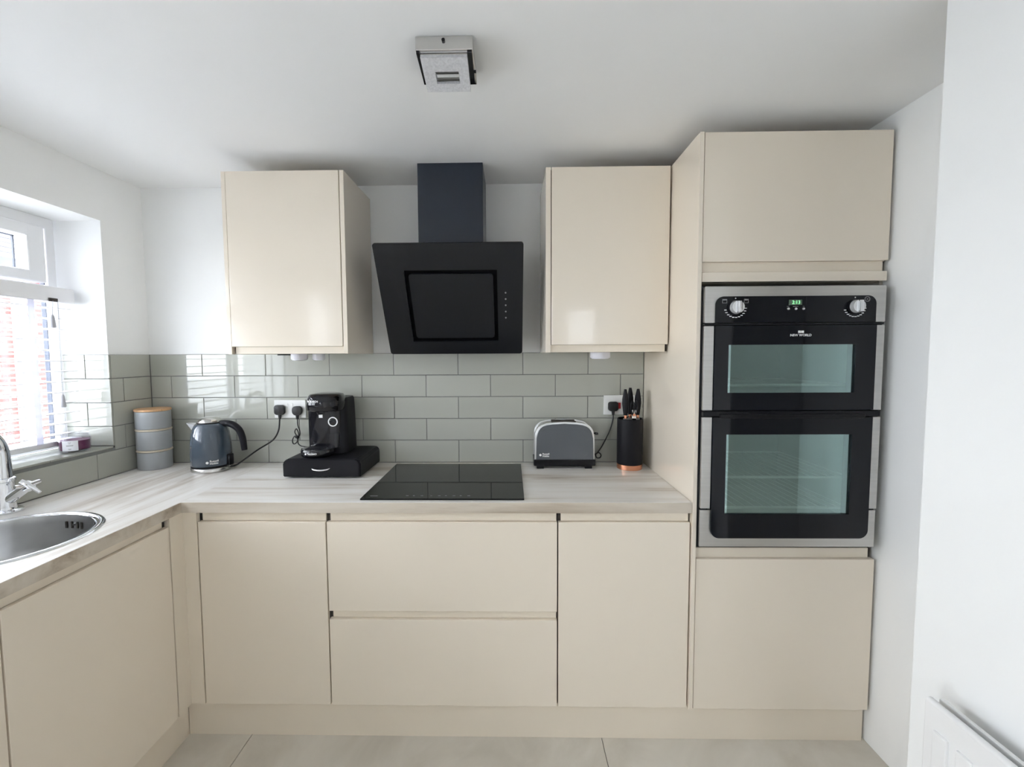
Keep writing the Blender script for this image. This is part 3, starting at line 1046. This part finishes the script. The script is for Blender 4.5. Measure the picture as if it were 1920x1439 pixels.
# ---------------------------------------------------------------- venetian blind
bl = thing('venetian_blind', 'white slatted venetian blind lowered over the window', 'blind', (-0.15, (WY0 + WY1) / 2, WZ0 + 0.03))
BY0, BY1 = -0.2375, WY1 + 0.008
box('headrail', 'blind_white', bl, -0.178, -0.120, BY1, BY0, 1.672, 1.735, bev=0.003)
zs = [1.648 - 0.0446 * i for i in range(13)]
for z in zs:
    k = B()
    prof = []
    for i in range(7):
        u = -1 + 2 * i / 6
        prof.append((-0.150 + 0.0245 * u, z + 0.003 * (1 - u * u)))
    poly = prof + [(p[0], p[1] - 0.0026) for p in prof[::-1]]
    k.prism(poly, 'y', BY1 + 0.003, BY0 - 0.003)
    k.mk('slat', 'blind_white', bl, 40)
box('bottom_rail', 'blind_white', bl, -0.176, -0.124, BY1 + 0.003, BY0 - 0.003, zs[-1] - 0.048, zs[-1] - 0.026, bev=0.003)
for yy in (-0.415, -0.88, -1.35):
    for xx in (-0.1785, -0.1235):
        k = B()
        k.box(xx, xx + 0.001, yy - 0.0125, yy + 0.0125, zs[-1] - 0.03, 1.672)
        k.mk('ladder_tape', 'blind_tape', bl)
for yy, zt_ in ((-0.325, 1.27), (-0.345, 1.605)):
    k = B()
    k.tube([(-0.1125, yy + 0.006, 1.675), (-0.1125, yy, zt_)], 0.0011, 6, 1)
    cd = k.mk('pull_cord', 'cord_grey', bl)
    k = B()
    k.lathe([(0.003, zt_ + 0.012), (0.006, zt_ + 0.006), (0.0105, zt_ - 0.038), (0.009, zt_ - 0.042)], (-0.1125, yy), 16)
    k.mk('cord_tassel', 'cord_grey', cd, 40)
k = B()
k.box(-0.1195, -0.112, -0.350, -0.318, 1.672, 1.686, bev=0.001)
k.mk('cord_lock', 'gap_dark', bl, 40)

# ---------------------------------------------------------------- candle on the sill
cz = WZ0 + 0.0082
cx_, cy_ = -0.068, -0.330
cj = thing('jar_candle', 'purple wax candle in a clear glass jar with white label on the windowsill', 'candle', (cx_, cy_, cz))
k = B()
k.lathe([(0.044, cz), (0.050, cz + 0.006), (0.052, cz + 0.03), (0.052, cz + 0.058), (0.047, cz + 0.066), (0.047, cz + 0.072), (0.0445, cz + 0.072), (0.0445, cz + 0.064), (0.0495, cz + 0.057), (0.0495, cz + 0.008), (0.044, cz + 0.005)], (cx_, cy_), 40)
k.mk('jar', 'jar_glass', cj, 50)
k = B()
k.lathe([(0.043, cz + 0.006), (0.0488, cz + 0.010), (0.0490, cz + 0.048), (0.030, cz + 0.046)], (cx_, cy_), 40)
k.mk('wax', 'wax_purple', cj, 50)
k = B()
k.lathe([(0.048, cz + 0.0725), (0.049, cz + 0.078), (0.044, cz + 0.083), (0.02, cz + 0.084)], (cx_, cy_), 40)
k.mk('lid', 'jar_glass', cj, 50)
base_a = math.radians(-62)   # towards the viewer
k = B()
rings = []
for zz in (cz + 0.008, cz + 0.050):
    rings.append([(cx_ + rr_ * math.cos(base_a + u), cy_ + rr_ * math.sin(base_a + u), zz) for rr_, us in ((0.0526, [i * 0.1 - 0.5 for i in range(11)]), (0.0521, [0.5 - i * 0.1 for i in range(11)])) for u in us])
k.loft(rings)
lb = k.mk('label', 'label_paper', cj, 50)
k = B()
for zz, hw in ((0.043, 0.10), (0.038, 0.06), (0.031, 0.22), (0.028, 0.20), (0.016, 0.10), (0.013, 0.07)):
    seg = [-hw + i * hw / 4 for i in range(9)]
    r1 = [(cx_ + 0.0529 * math.cos(base_a + u), cy_ + 0.0529 * math.sin(base_a + u), cz + zz) for u in seg] + [(cx_ + 0.0525 * math.cos(base_a + u), cy_ + 0.0525 * math.sin(base_a + u), cz + zz) for u in seg[::-1]]
    k.loft([r1, [(p[0], p[1], p[2] + 0.0016) for p in r1]])
k.mk('label_print', 'print_grey', lb)

# ---------------------------------------------------------------- canisters
ccx, ccy, cr = 0.0835, -0.098, 0.0680
zc = ZW
for i, (hh, lab) in enumerate(((0.093, 'bottom grey canister of the stack of three in the corner'), (0.099, 'middle grey canister of the stack of three in the corner'), (0.092, 'top grey canister with bamboo lid on the corner stack'))):
    r_ = cr + 0.001 * i
    t = thing('storage_canister', lab, 'canister', (ccx, ccy, zc), 0, 'stacked grey canisters')
    top_ = 0.010
    k = B()
    k.lathe([(r_ - 0.003, zc + 0.0004), (r_, zc + 0.004), (r_, zc + hh - top_ - 0.001), (r_ - 0.002, zc + hh - top_)], (ccx, ccy), 48)
    can = k.mk('canister_body', 'canister_grey', t, 40)
    k = B()
    if i < 2:
        k.lathe([(r_ - 0.001, zc + hh - top_ + 0.0005), (r_ + 0.0022, zc + hh - top_ + 0.002), (r_ + 0.0022, zc + hh - 0.003), (r_ - 0.001, zc + hh - 0.0004)], (ccx, ccy), 48)
        k.mk('lid', 'canister_seal', t, 40)
        zc += hh
    else:
        k.lathe([(r_ - 0.001, zc + hh - top_ + 0.0005), (r_ + 0.0022, zc + hh - top_ + 0.002), (r_ + 0.0022, zc + hh - 0.001), (r_ + 0.0005, zc + hh + 0.001)], (ccx, ccy), 48)
        k.mk('lid', 'bamboo', t, 40)

# ---------------------------------------------------------------- kettle
kx, ky = 0.3830, -0.1350
ke = thing('electric_kettle', 'dark slate blue electric kettle with steel lid and black handle', 'kettle', (kx, ky, ZW))
k = B()
k.lathe([(0.080, ZW), (0.0835, ZW + 0.002), (0.0835, ZW + 0.016), (0.081, ZW + 0.019)], (kx, ky), 48)
k.mk('power_base', 'satin_chrome', ke, 40)
k = B()
k.lathe([(0.0805, ZW + 0.0192), (0.0825, ZW + 0.021), (0.0825, ZW + 0.026), (0.080, ZW + 0.028)], (kx, ky), 48)
k.mk('base_ring', 'black_plastic', ke, 40)
k = B()
k.lathe([(0.0810, ZW + 0.0282), (0.0838, ZW + 0.034), (0.0842, ZW + 0.06), (0.0835, ZW + 0.10), (0.0810, ZW + 0.14), (0.0765, ZW + 0.175), (0.0705, ZW + 0.200), (0.064, ZW + 0.213), (0.058, ZW + 0.2195), (0.053, ZW + 0.2215)], (kx, ky), 56)
kb = k.mk('kettle_body', 'slate_gloss', ke, 60)
k = B()
k.lathe([(0.0535, ZW + 0.2212), (0.0535, ZW + 0.2245), (0.051, ZW + 0.2262)], (kx, ky), 48)
k.mk('lid_ring', 'black_plastic', ke, 40)
k = B()
k.lathe([(0.0500, ZW + 0.2264), (0.0475, ZW + 0.2335), (0.040, ZW + 0.2415), (0.027, ZW + 0.2475), (0.010, ZW + 0.2500)], (kx, ky), 48)
k.mk('lid', 'satin_chrome', ke, 60)
k = B()   # beak spout on the left
k.loft([[(kx - 0.058, ky - 0.026, ZW + 0.2165), (kx - 0.058, ky + 0.026, ZW + 0.2165), (kx - 0.070, ky + 0.012, ZW + 0.172), (kx - 0.070, ky - 0.012, ZW + 0.172)],
        [(kx - 0.086, ky - 0.020, ZW + 0.2185), (kx - 0.086, ky + 0.020, ZW + 0.2185), (kx - 0.087, ky + 0.009, ZW + 0.193), (kx - 0.087, ky - 0.009, ZW + 0.193)],
        [(kx - 0.108, ky - 0.008, ZW + 0.2205), (kx - 0.108, ky + 0.008, ZW + 0.2205), (kx - 0.105, ky + 0.004, ZW + 0.213), (kx - 0.105, ky - 0.004, ZW + 0.213)]])
k.mk('spout', 'silver_paint', ke, 40)
k = B()
hpts = [(kx + 0.030, ZW + 0.216), (kx + 0.068, ZW + 0.219), (kx + 0.105, ZW + 0.212), (kx + 0.135, ZW + 0.188), (kx + 0.150, ZW + 0.150), (kx + 0.157, ZW + 0.092)]
k.tube([(x, ky, z) for x, z in hpts], [0.012, 0.0155, 0.0155, 0.0150, 0.0145, 0.0125], 16, 6)
k.mk('handle', 'black_satin', ke, 60)
k = B()
k.box(kx + 0.078, kx + 0.096, ky - 0.017, ky + 0.017, ZW + 0.022, ZW + 0.075, bev=0.005)
k.mk('water_gauge', 'black_plastic', ke, 40)


def on_cyl(cx, cy, r, a0, z0):
    return lambda x, y, z: (cx + (r + z) * math.cos(a0 + x / r), cy + (r + z) * math.sin(a0 + x / r), z0 + y)


ka = math.radians(-62)
text('maker_lettering', 'Russell', 0.0125, 'print_white', kb, on_cyl(kx, ky, 0.0847, ka + 0.02, ZW + 0.0545), align='LEFT', bold=0.0002)
text('maker_lettering', 'Hobbs', 0.0125, 'print_white', kb, on_cyl(kx, ky, 0.0845, ka + 0.02, ZW + 0.0440), align='LEFT', bold=0.0002)
k = B()
k.lathe([(0.0058, 0), (0.0058, 0.0006)], (0, 0), 20)
fn = on_cyl(kx, ky, 0.0845, ka - 0.095, ZW + 0.049)
k.map(lambda v: fn(v.x, v.y, v.z))
k.mk('maker_emblem', 'print_white', kb)


def plug(root, x, z, s=1.0, rotx=0.0, sq=True):
    k = B()
    poly = rrect(-0.024 * s, 0.024 * s, -0.021 * s, 0.025 * s, (0.014 * s, 0.014 * s, 0.012 * s, 0.012 * s) if sq else (0.02 * s, 0.02 * s, 0.018 * s, 0.018 * s), 4)
    k.prism(poly, 'y', -0.034, -0.0175, bev=0.003)
    k.cyl((0, -0.026, -0.018 * s), (0, -0.026, -0.040 * s), 0.0085, 0.0055, 12)
    k.map(lambda v: Vector((x, 0, z)) + Matrix.Rotation(rotx, 3, 'Y') @ v)
    return k.mk('plug', 'black_rubber', root, 40)


# kettle lead
k = B()
k.tube([(kx + 0.080, ky + 0.010, ZW + 0.012), (kx + 0.11, ky + 0.018, ZW + 0.020), (0.560, -0.075, ZW + 0.075), (0.622, -0.045, ZW + 0.118), (0.648, -0.032, ZW + 0.165), (0.6535, -0.027, ZW + 0.222)], 0.0036, 8, 8)
k.mk('power_cord', 'black_rubber', ke, 60)
plug(ke, 0.6540, 1.1740, 1.06)

# ---------------------------------------------------------------- sockets
def socket(label, x0, x1, z0, z1, sw):
    t = thing('wall_socket', label, 'socket', ((x0 + x1) / 2, -0.0085, z0), 0, 'wall sockets on the splashback')
    box('faceplate', 'white_plastic', t, x0, x1, -0.017, -0.0083, z0, z1, bev=0.002)
    for sx_, m in sw:
        box('rocker_switch', m, t, sx_ - 0.005, sx_ + 0.005, -0.0195, -0.0172, z1 - 0.034, z1 - 0.016, bev=0.001)
    return t


socket('white double wall socket behind the coffee machine', 0.6235, 0.7790, 1.1360, 1.2245, ((0.688, 'white_plastic'), (0.712, 'white_plastic')))
s2 = socket('white wall socket with red switch behind the knives', 2.2400, 2.3900, 1.1470, 1.2420, ())
box('rocker_switch', 'red_switch', s2, 2.306, 2.321, -0.0195, -0.0172, 1.176, 1.205, bev=0.001)
box('rocker_switch', 'white_plastic', s2, 2.328, 2.338, -0.0195, -0.0172, 1.176, 1.205, bev=0.001)

# ---------------------------------------------------------------- capsule drawer and coffee machine
bx0, bx1, by0, by1, bz1 = 0.8020, 1.1380, -0.2940, -0.0120, 0.9950
dr = thing('capsule_drawer', 'low black capsule drawer with silver handle under the coffee machine', 'drawer', (0.97, -0.15, ZW))
k = B()
k.prism(rrect(bx0, bx1, ZW + 0.006, bz1, (0.004, 0.004, 0.022, 0.022), 6), 'y', by0 + 0.012, by1, bev=0.0015)
k.mk('drawer_case', 'black_satin', dr, 18)
k = B()
k.prism(rrect(bx0 + 0.002, bx1 - 0.006, ZW + 0.009, bz1 - 0.002, (0.004, 0.004, 0.020, 0.020), 6), 'y', by0, by0 + 0.0112, bev=0.002)
df_ = k.mk('drawer_front', 'black_satin', dr, 18)
for xx in (bx0 + 0.02, bx1 - 0.035):
    for yy in (by0 + 0.03, by1 - 0.04):
        box('foot', 'black_rubber', dr, xx, xx + 0.018, yy, yy + 0.018, ZW, ZW + 0.0062)
k = B()
k.tube([(0.929, by0 - 0.001, 0.9560), (0.940, by0 - 0.010, 0.9520), (0.968, by0 - 0.014, 0.9500), (0.996, by0 - 0.010, 0.9520), (1.007, by0 - 0.001, 0.9560)], [0.0026, 0.0034, 0.004, 0.0034, 0.0026], 10, 5)
k.mk('handle', 'chrome', df_, 60)

cm = thing('coffee_machine', 'black pod coffee machine with white ring dial', 'coffee machine', (0.957, -0.14, bz1))
Z0 = bz1 + 0.0006
k = B()
k.loft([sell(0.9570, -0.105, 0.084, 0.082, Z0, 5, 48), sell(0.9570, -0.105, 0.083, 0.081, Z0 + 0.10, 5, 48), sell(0.9575, -0.102, 0.079, 0.078, Z0 + 0.200, 5, 48), sell(0.958, -0.100, 0.076, 0.074, Z0 + 0.243, 5, 48), sell(0.959, -0.098, 0.070, 0.068, Z0 + 0.2525, 5, 48)])
tw = k.mk('rear_tower', 'black_satin', cm, 50)
k = B()   # glossy face under the head
k.loft([sell(0.9400, -0.165, 0.073, 0.035, Z0 + 0.030, 3.2, 40), sell(0.9405, -0.163, 0.075, 0.037, Z0 + 0.12, 3.2, 40), sell(0.9415, -0.163, 0.076, 0.038, Z0 + 0.202, 3.2, 40)])
fc = k.mk('front_panel', 'black_gloss', cm, 50)
k = B()
k.loft([sell(0.9490, -0.172, 0.066, 0.066, Z0 + 0.196, 2.6, 48), sell(0.9490, -0.172, 0.079, 0.076, Z0 + 0.203, 2.6, 48), sell(0.9490, -0.170, 0.081, 0.078, Z0 + 0.232, 2.6, 48), sell(0.9490, -0.168, 0.078, 0.075, Z0 + 0.258, 2.6, 48), sell(0.949, -0.165, 0.068, 0.068, Z0 + 0.2715, 2.6, 48), sell(0.949, -0.160, 0.040, 0.045, Z0 + 0.276, 2.6, 48)])
hdp = k.mk('brew_head', 'black_gloss', cm, 60)
k = B()
k.lathe([(0.066, Z0), (0.0715, Z0 + 0.004), (0.0735, Z0 + 0.012), (0.0735, Z0 + 0.026), (0.070, Z0 + 0.033), (0.058, Z0 + 0.034)], (0.9230, -0.212), 48, 1.0, 0.98)
dtp = k.mk('drip_tray', 'black_gloss', cm, 50)
k = B()
for i in range(7):
    yy = -0.258 + i * 0.014
    k.box(0.884, 0.962, yy, yy + 0.005, Z0 + 0.0342, Z0 + 0.037)
k.mk('drip_grille', 'black_satin', dtp)
k = B()   # clear water-jug edge on the right front
k.loft([sell(0.9790, -0.180, 0.036, 0.024, Z0 + 0.032, 3, 32), sell(0.9820, -0.180, 0.037, 0.024, Z0 + 0.095, 3, 32)], cap=False)
k.mk('clear_guard', 'clear_cup', cm, 50)
k = B()   # ring dial
k.lathe([(0.0175, 0), (0.0215, 0), (0.0215, 0.004), (0.0175, 0.004), (0.0175, 0)], (0, 0), 36, cap=False)
k.map(lambda v: (0.9880 + v.x, -0.2000 - v.z, 1.1440 + v.y))
dl = k.mk('ring_dial', 'print_white', fc, 40)
k = B()
k.lathe([(0.0172, 0.0), (0.0172, 0.002), (0.010, 0.0035)], (0, 0), 30)
k.map(lambda v: (0.9880 + v.x, -0.1995 - v.z, 1.1440 + v.y))
k.mk('dial_centre', 'black_gloss', dl, 40)
box('status_label', 'print_white', fc, 0.9250, 0.9420, -0.2022, -0.2008, 1.1620, 1.1790)
k = B()
k.cyl((0.934, -0.205, Z0 + 0.196), (0.934, -0.205, Z0 + 0.182), 0.017, 0.012, 24)
k.mk('spout', 'black_plastic', hdp, 40)


def on_head(x0, z0):
    def f(x, y, z):
        xx = x0 + x
        c = max(-1, min(1, (xx - 0.949) / 0.0805))
        yy = -0.169 - 0.0785 * (1 - abs(c) ** 2.6) ** (1 / 2.6)
        return (xx, yy - 0.0006 - z, z0 + y)
    return f


text('maker_lettering', 'BOSCH', 0.0125, 'print_white', hdp, on_head(0.9230, Z0 + 0.2435), bold=0.0003)
k = B()
k.lathe([(0.0048, 0), (0.0048, 0.0006)], (0, 0), 18)
fh = on_head(0.8950, Z0 + 0.2435)
k.map(lambda v: fh(v.x, v.y, v.z))
k.mk('maker_emblem', 'print_white', hdp)


def on_tray(x0, z0):
    def f(x, y, z):
        xx = x0 + x
        c = max(-1, min(1, (xx - 0.923) / 0.0738))
        yy = -0.212 - 0.0738 * 0.98 * math.sqrt(1 - c * c)
        return (xx, yy - 0.0006 - z, z0 + y)
    return f


text('model_lettering', 'TASSIMO', 0.0105, 'print_white', dtp, on_tray(0.9250, Z0 + 0.0190), bold=0.0003)
k = B()
k.lathe([(0.0045, 0), (0.0045, 0.0006)], (0, 0), 18)
ft = on_tray(0.8965, Z0 + 0.0190)
k.map(lambda v: ft(v.x, v.y, v.z))
k.mk('model_emblem', 'print_white', dtp)
plug(cm, 0.7410, 1.1700, 1.0, 0.0, False)
k = B()
k.tube([(0.741, -0.027, 1.132), (0.743, -0.028, 1.10), (0.752, -0.030, 1.075), (0.752, -0.032, 1.050), (0.738, -0.034, 1.052), (0.731, -0.036, 1.070), (0.742, -0.040, 1.085), (0.752, -0.04, 1.055), (0.742, -0.042, 1.02), (0.727, -0.044, 1.012), (0.723, -0.046, 1.03), (0.735, -0.046, 1.05), (0.748, -0.046, 1.035), (0.752, -0.046, 1.012), (0.775, -0.050, 1.0005), (0.83, -0.06, 1.0005), (0.876, -0.07, 1.006)], 0.0026, 8, 5)
k.mk('power_cord', 'black_rubber', cm, 60)
k = B()
k.cyl((0.7445, -0.040, 1.052), (0.7435, -0.041, 1.040), 0.010, n=10)
k.mk('cord_tie', 'black_rubber', cm, 40)

# ---------------------------------------------------------------- toaster
ux0, ux1, uy0, uy1 = 1.8960, 2.1770, -0.1380, -0.0130
to = thing('toaster', 'dark grey two slot toaster with steel edge trim', 'toaster', (2.036, -0.075, ZW))


def arch(x0, x1, z0, z1, inset=0.0):
    """toaster side outline: near-vertical sides, soft shoulders, gently domed top"""
    L_, R_, b, t = x0 + inset, x1 - inset, z0, z1 - inset
    w = R_ - L_
    pts = [(L_, b), (R_, b)]
    right = [(0.0, 0.60), (-0.003, 0.72), (-0.008, 0.80), (-0.016, 0.868), (-0.029, 0.922), (-0.047, 0.958), (-0.070, 0.977), (-0.105, 0.991)]
    h = t - b
    pts += [(R_ - 0.004 + dx + 0.004 * (1 - fz), b + h * fz) for dx, fz in right]
    mid = (L_ + R_) / 2
    pts += [(mid, t)]
    pts += [(L_ + 0.004 - dx - 0.004 * (1 - fz), b + h * fz) for dx, fz in right[::-1]]
    return pts


k = B()
k.box(ux0 - 0.002, ux1 + 0.002, uy0 + 0.002, uy1 + 0.002, ZW + 0.014, ZW + 0.044, bev=0.004)
for xx in (ux0 + 0.012, ux1 - 0.045):
    for yy in (uy0 + 0.010, uy1 - 0.03):
        k.box(xx, xx + 0.032, yy, yy + 0.02, ZW, ZW + 0.016)
k.mk('base', 'black_plastic', to, 18)
ZTT = 1.129
k = B()
k.prism(arch(ux0 + 0.004, ux1 - 0.004, ZW + 0.044, ZTT - 0.003, 0.001), 'y', uy0 + 0.013, uy1 - 0.013)
k.mk('toaster_shell', 'satin_chrome', to, 30)
for (ya, yb, nm) in ((uy0, uy0 + 0.008, 'front_panel'), (uy1 - 0.008, uy1, 'back_panel')):
    k = B()
    k.prism(arch(ux0 + 0.004, ux1 - 0.004, ZW + 0.044, ZTT - 0.003, 0.0045), 'y', ya, yb, bev=0.002)
    tpn = k.mk(nm, 'slate_toaster', to, 18)
    if nm == 'front_panel':
        tfp = tpn
for (ya, yb) in ((uy0 + 0.0075, uy0 + 0.014), (uy1 - 0.014, uy1 - 0.0075)):
    k = B()
    k.prism(arch(ux0 + 0.001, ux1 - 0.001, ZW + 0.044, ZTT, 0.0), 'y', ya, yb, bev=0.0012)
    k.mk('edge_trim', 'silver_paint', to, 30)
for yy in (-0.104, -0.064):
    box('bread_slot', 'gap_dark', to, ux0 + 0.085, ux1 - 0.085, yy, yy + 0.024, ZTT - 0.010, ZTT - 0.0022)
# recessed centre of the front panel
k = B()
k.prism(rrect(ux0 + 0.032, ux1 - 0.036, ZW + 0.070, ZTT - 0.034, (0.006, 0.006, 0.020, 0.020), 6), 'y', uy0 - 0.0016, uy0 + 0.001, bev=0.0014)
k.mk('panel_centre', 'slate_toaster', tfp, 18)
k = B()
k.box(ux1 - 0.006, ux1 + 0.012, -0.080, -0.070, 1.062, 1.070, bev=0.002)
k.box(ux1 + 0.008, ux1 + 0.024, -0.088, -0.062, 1.060, 1.072, bev=0.004)
k.mk('lever', 'black_plastic', to, 40)
text('maker_lettering', 'Russell', 0.0115, 'print_white', tfp, front(1.9335, uy0 - 0.0018, 0.9815), align='LEFT', bold=0.0002)
text('maker_lettering', 'Hobbs', 0.0115, 'print_white', tfp, front(1.9335, uy0 - 0.0018, 0.9715), align='LEFT', bold=0.0002)
k = B()
k.lathe([(0.0055, 0), (0.0055, 0.0006)], (0, 0), 18)
k.map(lambda v: (1.9240 + v.x, uy0 - 0.0012 - v.z, 0.9765 + v.y))
k.mk('maker_emblem', 'print_white', tfp)
plug(to, 2.2830, 1.1860, 1.0)
k = B()
k.tube([(2.283, -0.027, 1.150), (2.281, -0.028, 1.12), (2.262, -0.03, 1.06), (2.232, -0.034, 1.002), (2.207, -0.04, 0.966), (2.196, -0.05, 0.958), (2.200, -0.055, 0.944), (2.216, -0.05, 0.943), (2.222, -0.045, 0.955), (2.212, -0.045, 0.966), (2.196, -0.05, 0.962), (2.182, -0.05, 0.950)], 0.0030, 8, 6)
k.mk('power_cord', 'black_rubber', to, 60)

# ---------------------------------------------------------------- knife block and knives
nx, ny = 2.3405, -0.1150
kb_ = thing('knife_block', 'black cylindrical knife block with copper base ring', 'knife block', (nx, ny, ZW))
k = B()
k.lathe([(0.0565, ZW), (0.0575, ZW + 0.001), (0.0575, ZW + 0.0225), (0.056, ZW + 0.024)], (nx, ny), 48)
k.mk('base_ring', 'copper', kb_, 40)
k = B()
k.lathe([(0.0575, ZW + 0.0242), (0.0582, ZW + 0.026), (0.0582, ZW + 0.232), (0.0565, ZW + 0.234), (0.0540, ZW + 0.233), (0.0535, ZW + 0.205), (0.001, ZW + 0.205)], (nx, ny), 48)
k.mk('holder', 'black_satin', kb_, 40)
for (dx, dy, tip, tl, lab) in ((-0.026, -0.020, 1.2800, -0.002, 'black handled knife on the left in the knife block'),
                               (0.004, 0.015, 1.2840, 0.000, 'black handled knife standing behind the scissors in the knife block'),
                               (0.033, -0.004, 1.2800, 0.002, 'black handled knife on the right in the knife block')):
    t = thing('kitchen_knife', lab, 'knife', (nx + dx, ny + dy, ZW + 0.206), 0, 'knives in the knife block')
    x_, y_ = nx + dx, ny + dy
    zb_ = 1.1600
    k = B()
    k.box(x_ - 0.010, x_ + 0.010, y_ - 0.001, y_ + 0.001, ZW + 0.206, 1.146)
    k.mk('blade', 'steel', t)
    k = B()
    k.cyl((x_, y_, 1.1450), (x_, y_, zb_), 0.0072, 0.0075, 16)
    k.mk('collar', 'copper', t, 40)
    hl = tip - zb_
    k = B()
    k.loft([sell(x_ + tl * f, y_, rx, ry, zb_ + hl * f, 2.4, 20) for f, rx, ry in ((0, .0088, .0085), (.15, .0112, .0105), (.45, .0150, .0125), (.62, .0142, .012), (.82, .0100, .010), (.95, .0068, .008), (1.0, .0055, .006))])
    k.mk('handle', 'black_satin', t, 50)
sx_, sy_ = nx + 0.010, ny - 0.030
sc_ = thing('kitchen_scissors', 'kitchen scissors with steel and black handles in the knife block', 'scissors', (sx_, sy_, ZW + 0.206), 0)
k = B()
k.box(sx_ - 0.009, sx_ + 0.009, sy_ - 0.002, sy_ + 0.002, ZW + 0.206, 1.185, bev=0.0005)
k.mk('blades', 'chrome', sc_)
for s_ in (-1, 1):
    k = B()
    ps = [(sx_ + s_ * 0.003, sy_, 1.158), (sx_ + s_ * 0.012, sy_ - 0.002, 1.178), (sx_ + s_ * 0.0145, sy_ - 0.002, 1.205), (sx_ + s_ * 0.009, sy_ - 0.001, 1.226), (sx_ + s_ * 0.003, sy_, 1.215), (sx_ + s_ * 0.003, sy_, 1.185), (sx_ + s_ * 0.005, sy_, 1.168)]
    k.tube(ps, 0.0034, 8, 5)
    k.mk('handle_loop', 'black_plastic', sc_, 60)
k = B()
k.cyl((sx_, sy_ - 0.004, 1.163), (sx_, sy_ + 0.004, 1.163), 0.006, n=16)
k.mk('pivot', 'copper', sc_, 40)

# ---------------------------------------------------------------- ceiling light
cl = thing('ceiling_spotlight', 'square chrome ceiling spotlight with bubbled glass shade', 'ceiling light', (1.6215, -0.905, ZC - 0.12))
lx0, lx1, ly0, ly1 = 1.5480, 1.6950, -0.9790, -0.8320
box('ceiling_plate', 'satin_chrome', cl, lx0, lx1, ly0, ly1, ZC - 0.0355, ZC - 0.0003, bev=0.002)
k = B()
k.cyl((1.6205, ly0 + 0.0005, ZC - 0.0125), (1.6205, ly0 - 0.004, ZC - 0.0125), 0.0045, n=14)
k.mk('fixing_screw', 'black_plastic', cl, 40)
k = B()
k.cyl((lx1 - 0.003, -0.905, ZC - 0.044), (lx1 + 0.003, -0.905, ZC - 0.044), 0.004, n=12)
k.mk('fixing_screw', 'black_plastic', cl, 40)
ZPL = ZC - 0.0358
for xa, xb in ((lx0 + 0.002, 1.5575), (1.6810, lx1 - 0.002)):
    k = B()
    k.prism([(ly0 + 0.001, ZPL), (-0.862, ZPL), (-0.870, 2.1985), (ly0 + 0.002, 2.2120)], 'x', xa, xb)
    k.mk('bracket', 'black_gloss', cl)
# tilted glass head: local (u across, v away from the viewer, w down)
tilt = math.radians(-14)
o0 = Vector((0, -0.970, 2.2060))
vv = Vector((0, math.cos(tilt), math.sin(tilt)))
ww = Vector((0, math.sin(tilt), -math.cos(tilt)))


def lp_(v):
    return Vector((v[0], 0, 0)) + o0 + vv * v[1] + ww * v[2]


u0, u1 = 1.5585, 1.6800
ha, hb_, hc, hd_ = 1.5900, 1.6530, 0.042, 0.080
k = B()
for q in ((u0, u1, 0.0, hc), (u0, u1, hd_, 0.107), (u0, ha, hc, hd_), (hb_, u1, hc, hd_)):
    k.box(q[0], q[1], q[2], q[3], -0.009, 0.0)
k.map(lp_)
k.mk('glass_shade', 'frost_glass', cl)
k = B()
k.box(u0, u1, 0.0, 0.107, -0.0118, -0.0092)
k.map(lp_)
k.mk('lamp_head', 'chrome', cl)
k = B()
for vz in (0.050, 0.064, 0.072):
    k.box(ha + 0.001, hb_ - 0.001, vz, vz + 0.0025, -0.0091, -0.004)
k.map(lp_)
k.mk('reflector', 'satin_chrome', cl)['kind'] = 'stuff'
k = B()
k.box(u0 + 0.02, u1 - 0.02, 0.03, 0.09, -0.030, -0.0120)
k.map(lp_)
k.map(lambda v: (v[0], v[1], min(v[2], ZPL)))
k.mk('stem', 'satin_chrome', cl)

# ---------------------------------------------------------------- radiator
ra = thing('panel_radiator', 'white panel radiator with ridged front on the right wall', 'radiator', (2.72, -1.65, 0.12))
rx0, rx1, ry1, ry0, rz0, rz1 = 2.700, 2.742, -1.205, -2.05, 0.12, 0.682
k = B()
k.box(rx0, rx0 + 0.012, ry0, ry1, rz0, rz1 - 0.004, bev=0.004)
nr = 16
pw = (ry1 - ry0 - 0.05) / nr
for i in range(nr):
    y_ = ry0 + 0.03 + i * pw
    k.box(rx0 - 0.005, rx0 + 0.004, y_ + 0.012, y_ + pw - 0.004, rz0 + 0.045, rz1 - 0.055, bev=0.004)
k.mk('front_panel', 'radiator_white', ra, 20)
k = B()
k.box(rx1 - 0.012, rx1, ry0, ry1, rz0, rz1 - 0.004, bev=0.004)
k.mk('rear_panel', 'radiator_white', ra, 20)
k = B()
k.tube([(rx0 + 0.008, ry0 + 0.004, rz1 - 0.006), (rx0 + 0.008, ry1 - 0.004, rz1 - 0.006)], 0.008, 12, 1)
k.mk('top_seam', 'radiator_white', ra, 60)
k = B()
for i in range(40):
    y_ = ry0 + 0.02 + i * (ry1 - ry0 - 0.04) / 39
    k.box(rx0 + 0.012, rx1 - 0.012, y_ - 0.001, y_ + 0.001, rz0 + 0.05, rz1 - 0.02)
k.mk('convector_fins', 'radiator_white', ra)
for y_ in (ry1 - 0.15, ry0 + 0.15):
    box('wall_bracket', 'radiator_white', ra, rx1, XN - 0.0005, y_ - 0.02, y_ + 0.02, rz0 + 0.05, rz1 - 0.05)
